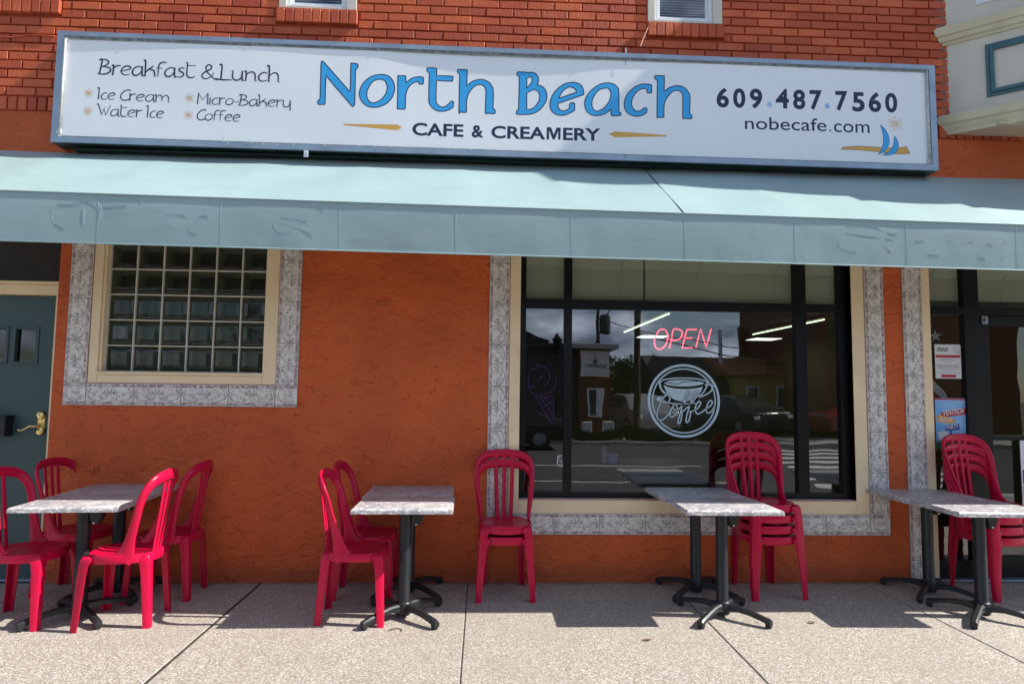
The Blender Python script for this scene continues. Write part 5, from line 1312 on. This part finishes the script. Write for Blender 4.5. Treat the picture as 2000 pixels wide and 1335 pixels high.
# ================================================================== ACROSS THE STREET (seen in the window reflections)
def plain_building(name, x0, x1, y, dep, h, m, label, roof=None, ridge=0, wins=(), roofm=None):
    o = thing(name, (x0, y, 0), 0, label, 'building'); w_ = x1 - x0
    bm = NB(); box(bm, 0, w_, -dep, 0, 0, h, 0); obj('wall', bm, m, o)
    bm = NB()
    if ridge:
        ov = .35
        if roof == 'gable_x': P = [(-ov, .3, h - .1), (w_ + ov, .3, h - .1), (w_ + ov, -dep / 2, h + ridge), (-ov, -dep / 2, h + ridge), (-ov, -dep - .3, h - .1), (w_ + ov, -dep - .3, h - .1)]; F = ((0, 1, 2, 3), (3, 2, 5, 4), (0, 3, 4), (1, 5, 2))
        else: P = [(-ov, .3, h - .1), (w_ / 2, .3, h + ridge), (w_ + ov, .3, h - .1), (-ov, -dep - .3, h - .1), (w_ / 2, -dep - .3, h + ridge), (w_ + ov, -dep - .3, h - .1)]; F = ((0, 1, 4, 3), (1, 2, 5, 4), (0, 2, 1), (3, 4, 5))
        vs = [bm.verts.new(p) for p in P]
        for f in F: bm.faces.new([vs[i] for i in f])
    else: box(bm, -.25, w_ + .25, -dep - .2, .28, h, h + .16, 0, bev=.02)
    obj('roof', bm, roofm or mat('dark_shingle', (.05, .045, .045), .8, var=.3, vscale=6), o)
    for a, b, c, d in wins:
        bm = NB(); box(bm, a, b, .0, .05, c, d, 0, bev=.01); f = obj('window', bm, M_white, o)
        bm = NB(); box(bm, a + .07, b - .07, .051, .056, c + .07, d - .07, 0); obj('pane', bm, mat('far_glass', (.05, .06, .08), .1), f)
    return o
M_bw = mat('dark_grey_siding', (.045, .05, .06), .7, var=.2); M_fb = mat('rough_brown_brick', (.17, .055, .03), .8, var=.4, vscale=9, bump=.5, bscale=30)
lb = plain_building('low_shop_building', -6.5, 3.18, -16.2, 6, 3.0, M_bw, 'low dark shop building across the street, mirrored in the big window', wins=((6.3, 7.2, .9, 2.1), (4.4, 5.5, .9, 2.1), (1.4, 2.8, .9, 2.1)))
bm = NB(); box(bm, 9.7, 10.72, -3, .25, 0, 2.96, 0); k = 0
for zz in range(24): box(bm, 9.69, 10.73, .25, .262, .05 + zz * .085, .115 + zz * .085, 0)
obj('brick_pier', bm, M_fb, lb)
bm = NB(); box(bm, 9.4, 11.0, -3.2, .6, 2.98, 3.14, 0, bev=.02); obj('pier_roof', bm, mat('pale_fascia', (.42, .42, .40), .6), lb)
bm = NB(); box(bm, 9.98, 10.5, .27, .32, .75, 1.65, 0, bev=.01); f = obj('window', bm, M_white, lb)
bm = NB(); box(bm, 10.04, 10.26, .321, .325, .8, 1.6); obj('pane', bm, bpy.data.materials['far_glass'], f)
sg = thing('pub_sign', (3.25, -15.92, 2.06), 0, 'square white sign board on the brick pier across the street', 'sign')
bm = NB(); box(bm, 0, .95, -.05, .02, 0, .87, 0, bev=.01); obj('board', bm, mat('white_board', (.80, .80, .80), .5), sg)
TF = lambda x, z, l: (.95 - x, .022 + l * .002, z)
bm = NB(); text(bm, 'Earle&Ferry', .10, .80, .30, .15, TF, 0, 0, .02); text(bm, 'REALTY', .28, .60, .20, .04, TF, 0); ribbon(bm, [(.1, .12), (.84, .12)], .012, TF, 0, smooth=False); obj('lettering', bm, M_navy, sg)
bm = NB()
for a, b in ((.42, .5), (.46, .62), (.50, .5), (.46, .48)): fill(bm, [[(a - .03, b), (a, b - .05), (a + .03, b), (a, b + .07)]], TF, 1 + int(b * 10) % 3)
obj('emblem', bm, M_dkwood, sg)
for x, y, lab in ((3.2, -15.6, 'white pier left of the shop window across the street'), (3.95, -15.6, 'white pier nearer the utility pole across the street')):
    bm = NB(); box(bm, 0, .32, 0, .3, 0, .62, 0, bev=.02); o = tag(obj('white_pedestal', bm, mat('white_stucco', (.7, .7, .68), .7)), lab, 'pier', 'white piers across the street'); o.location = (x, y, 0)
plain_building('gabled_house', -3.2, 3.3, -30, 8, 4.4, M_bw, 'dark gabled house behind the low shop across the street', 'gable_y', 1.4)
plain_building('long_dark_house', 8.4, 12.2, -24, 6, 2.0, M_bw, 'long dark house with a broad roof across the street', 'gable_x', 1.45, wins=((.4, 1.0, .5, 1.4), (1.6, 2.2, .5, 1.4)))
yb_ = plain_building('yellow_house', 11.4, 15.2, -23.2, 6, 2.5, mat('yellow_render', (.50, .40, .13), .8, var=.1), 'yellow house with terracotta roof across the street', 'gable_x', .9, wins=((.5, 1.1, .9, 1.9), (1.8, 2.4, .9, 1.9)), roofm=mat('terracotta', (.38, .15, .06), .8, var=.3, vscale=5))
bm = NB(); box(bm, 1.4, 1.85, -3.2, -2.8, 2.5, 4.9, 0, bev=.02); obj('chimney', bm, M_fb, yb_)
bm = NB(); box(bm, 0, .14, -2, -1.85, 2.6, 4.6, 0); obj('chimney_pipe', bm, M_white, yb_)
plain_building('brick_block', 13.6, 22, -20, 8, 7.5, M_fb, 'tall dark brick block at the right across the street', wins=((1, 1.8, 3.2, 4.8), (2.6, 3.4, 3.2, 4.8), (1, 1.8, .8, 2.4)))
M_pole = mat('pole_timber', (.05, .04, .03), .9, var=.3)
def pole(x, y, h, lab, tr):
    o = thing('utility_pole', (x, y, 0), 0, lab, 'utility pole', 'utility poles across the street')
    bm = NB(); tube(bm, [(0, 0, 0), (0, 0, h)], [.12, .085], 12); obj('shaft', bm, M_pole, o)
    bm = NB(); box(bm, -1.1, 1.1, -.05, .05, h - .9, h - .78, 0); obj('crossarm', bm, M_pole, o)
    if tr: bm = NB(); lathe(bm, [(.28, h - 3.4), (.3, h - 3.3), (.3, h - 2.5), (.2, h - 2.4)], .42, 0, 18); obj('transformer', bm, M_bw, o)
pole(5.19, -16, 9.5, 'dark utility pole at the far kerb, left of the OPEN sign reflection', False); pole(6.35, -30, 8.2, 'utility pole with a transformer behind the low shop', True)
def wire(pts, lab):
    P = []
    for a, b in zip(pts, pts[1:]):
        for k in range(12):
            t = k / 12; p = Vector(a).lerp(Vector(b), t); p.z -= .9 * 4 * t * (1 - t) * (Vector(b) - Vector(a)).length / 30; P.append(p)
    P.append(Vector(pts[-1])); bm = NB(); tube(bm, P, .022, 5); tag(obj('power_line', bm, M_joint), lab, 'cable')
wire([(5.1, -16, 8.6), (6.35, -30, 7.4)], 'overhead cable from the near pole to the transformer pole'); wire([(5.19, -16, 6.6), (3.9, -17, 3.2)], 'slack cable from the pole to the low shop roof')
wire([(-20, -15, 7.4), (5.19, -16, 8.6), (30, -17, 8.0)], 'long overhead cable along the far kerb'); wire([(6.35, -30, 5.6), (18, -26, 3.4)], 'cable from the transformer pole towards the yellow house'); wire([(5.19, -16, 3.6), (16, -22, 2.9)], 'low cable from the pole towards the yellow house')
for k in range(4): wire([(6.35 - .9 + .6 * k, -30, 7.3), (5.19 - .9 + .6 * k, -16, 8.7)], 'thin overhead cable %s of four strung between the two poles' % ('first', 'second', 'third', 'fourth')[k])
lp = thing('street_lamp', (2.43, -15.4, 0), 0, 'black lantern street lamp before the low shop across the street', 'street lamp')
bm = NB(); lathe(bm, [(.11, 0), (.10, .5), (.05, .6), (.04, 2.6), (.09, 2.65), (.06, 2.75)], n=14); obj('post', bm, M_black, lp)
bm = NB(); lathe(bm, [(.07, 2.76), (.17, 3.2), (.19, 3.24), (.10, 3.34), (.02, 3.46)], n=6); obj('lantern', bm, M_black, lp)
# cars
def make_car(m, L_=4.5):
    o = thing('parked_car', (0, 0, 0), 0, 'x', 'car'); W2 = .88
    side = [(-2.2, .28), (-2.22, .62), (-2.1, .88), (-1.4, .96), (-.75, 1.40), (.1, 1.47), (.95, 1.38), (1.55, 1.0), (2.12, .92), (2.24, .6), (2.2, .28)]
    S = [(p.x, p.y) for p in catmull([Vector((a, b, 0)) for a, b in side], 4)]
    bm = NB(); rings = []
    for yy, k in ((-W2, .80), (-W2 * .97, .93), (-W2 * .86, 1), (0, 1.01), (W2 * .86, 1), (W2 * .97, .93), (W2, .80)):
        rings.append([bm.verts.new((x, yy * (1 - .20 * max(0, (z - .95) / .5)), .28 + (z - .28) * (k if z < .95 else k ** .3))) for x, z in S])
    for a, b in zip(rings, rings[1:]):
        for k in range(len(a)): bm.faces.new((a[k], a[(k + 1) % len(a)], b[(k + 1) % len(a)], b[k]))
    bm.faces.new(rings[0]); bm.faces.new(rings[-1][::-1]); bmesh.ops.recalc_face_normals(bm, faces=bm.faces[:])
    smooth_angle(obj('body', bm, m, o), 45)
    mg = bpy.data.materials['far_glass']
    for s in (-1, 1):
        for a, b, c, d in ((-.95, .0, .02, -.62), (.08, 1.3, .85, .12)):
            bm = NB(); yy = s * W2 * .93
            bm.faces.new([bm.verts.new(p) for p in ((a, yy, 1.0), (b, yy, 1.0), (c, yy * .91, 1.33), (d, yy * .91, 1.33))]); obj('side_window', bm, mg, o)
        for xx in (-1.38, 1.4):
            bm = NB(); lathe(bm, [(.20, -.1), (.32, -.1), (.34, -.05), (.34, .08), (.31, .11), (.20, .115)], n=24)
            for v_ in bm.verts: v_.co = Vector((xx + v_.co.x, s * (W2 - .10) + s * v_.co.z, .34 + v_.co.y))
            wl = obj('wheel', bm, M_rubber, o)
            bm = NB(); lathe(bm, [(.20, .09), (.19, .118), (.05, .12), (.0, .125)], n=16)
            for v_ in bm.verts: v_.co = Vector((xx + v_.co.x, s * (W2 - .10) + s * v_.co.z, .34 + v_.co.y))
            obj('rim', bm, M_alu, wl)
        bm = NB(); box(bm, 2.14, 2.24, s * .74 - .13, s * .74 + .13, .66, .78, 0, bev=.03); obj('headlight', bm, M_paper, o)
        bm = NB(); box(bm, -2.24, -2.14, s * .72 - .13, s * .72 + .13, .68, .84, 0, bev=.03); obj('tail_light', bm, M_paperred, o)
    return o
for x, y, r, m, lab in ((.2, -13.4, 0, mat('black_car_paint', (.015, .015, .018), .2), 'black car parked at the far kerb on the left'), (5.9, -19.5, 80, mat('silver_car_paint', (.24, .25, .27), .3, .3), 'silver car parked beside the low shop'),
    (9.8, -19.6, 70, mat('grey_car_paint', (.018, .02, .022), .25), 'dark grey car parked beyond the crossing'), (14.2, -17.2, 0, mat('red_car_paint', (.22, .02, .02), .22), 'dark red car parked before the brick block')):
    o = make_car(m); o.location = (x, y, -.13 if y > -14.6 else 0); o.rotation_euler = (0, 0, R(r)); tag(o, lab, 'car', 'cars parked across the street')
M_leafa = mat('leaf_green', (.075, .13, .03), .6, var=.5, vscale=1.2); M_leafb = mat('leaf_dark', (.035, .07, .02), .6, var=.4, vscale=1.5)
def tree(x, y, h, r, lab, m, n=2600):
    o = thing('tree', (x, y, 0), 0, lab, 'tree', 'trees across the street')
    bm = NB(); tube(bm, [(0, 0, 0), (.05, .03, h * .45), (-.05, 0, h * .8)], [.16, .11, .04], 8)
    for k in range(5): a = k * 1.3; tube(bm, [(0, 0, h * .4), (r * .5 * math.cos(a), r * .5 * math.sin(a), h * .65)], [.06, .02], 6)
    obj('trunk', bm, M_pole, o); bm = NB(); rr_ = random.Random(int(x * 10)); cl = [(rr_.uniform(-.6, .6) * r, rr_.uniform(-.6, .6) * r, h * rr_.uniform(.45, .9), r * rr_.uniform(.3, .5)) for _ in range(14)]
    for k in range(n):
        c = rr_.choice(cl); d = Vector((rr_.gauss(0, 1), rr_.gauss(0, 1), rr_.gauss(0, 1))).normalized() * c[3] * rr_.uniform(.5, 1.05); p = Vector(c[:3]) + d
        a = Vector((rr_.gauss(0, 1), rr_.gauss(0, 1), rr_.gauss(0, 1))).normalized(); b = a.orthogonal().normalized(); s = rr_.uniform(.05, .11)
        bm.faces.new([bm.verts.new(q_) for q_ in (p - a * s, p + b * s * .5, p + a * s, p - b * s * .5)])
    obj('crown', bm, m, o)
tree(6.2, -25, 3.2, 1.7, 'round green tree beyond the low shop', M_leafb); tree(8.0, -28, 3.0, 1.8, 'green tree between the poles and the dark house', M_leafa)
tree(13.9, -16.2, 6.2, 2.2, 'tall leafy street tree at the right across the street', M_leafa, 4200); tree(-6.8, -16, 5.5, 2.0, 'leafy street tree left of the low shop', M_leafb)
bm = NB(); rr_ = random.Random(5)
for k in range(2600):
    x = rr_.uniform(2.9, 7.8); p = Vector((x, rr_.uniform(-15.4, -14.8), rr_.uniform(.05, .32 + .12 * math.sin(3 * x)))); a = Vector((rr_.gauss(0, .5), rr_.gauss(0, .5), 1)).normalized(); b = a.orthogonal().normalized(); s = rr_.uniform(.06, .13)
    bm.faces.new([bm.verts.new(q_) for q_ in (p - a * s, p + b * s * .3, p + a * s, p - b * s * .3)])
tag(obj('planting_bed', bm, M_leafb), 'low shrubs in a bed along the far pavement', 'shrubs', kind='stuff')
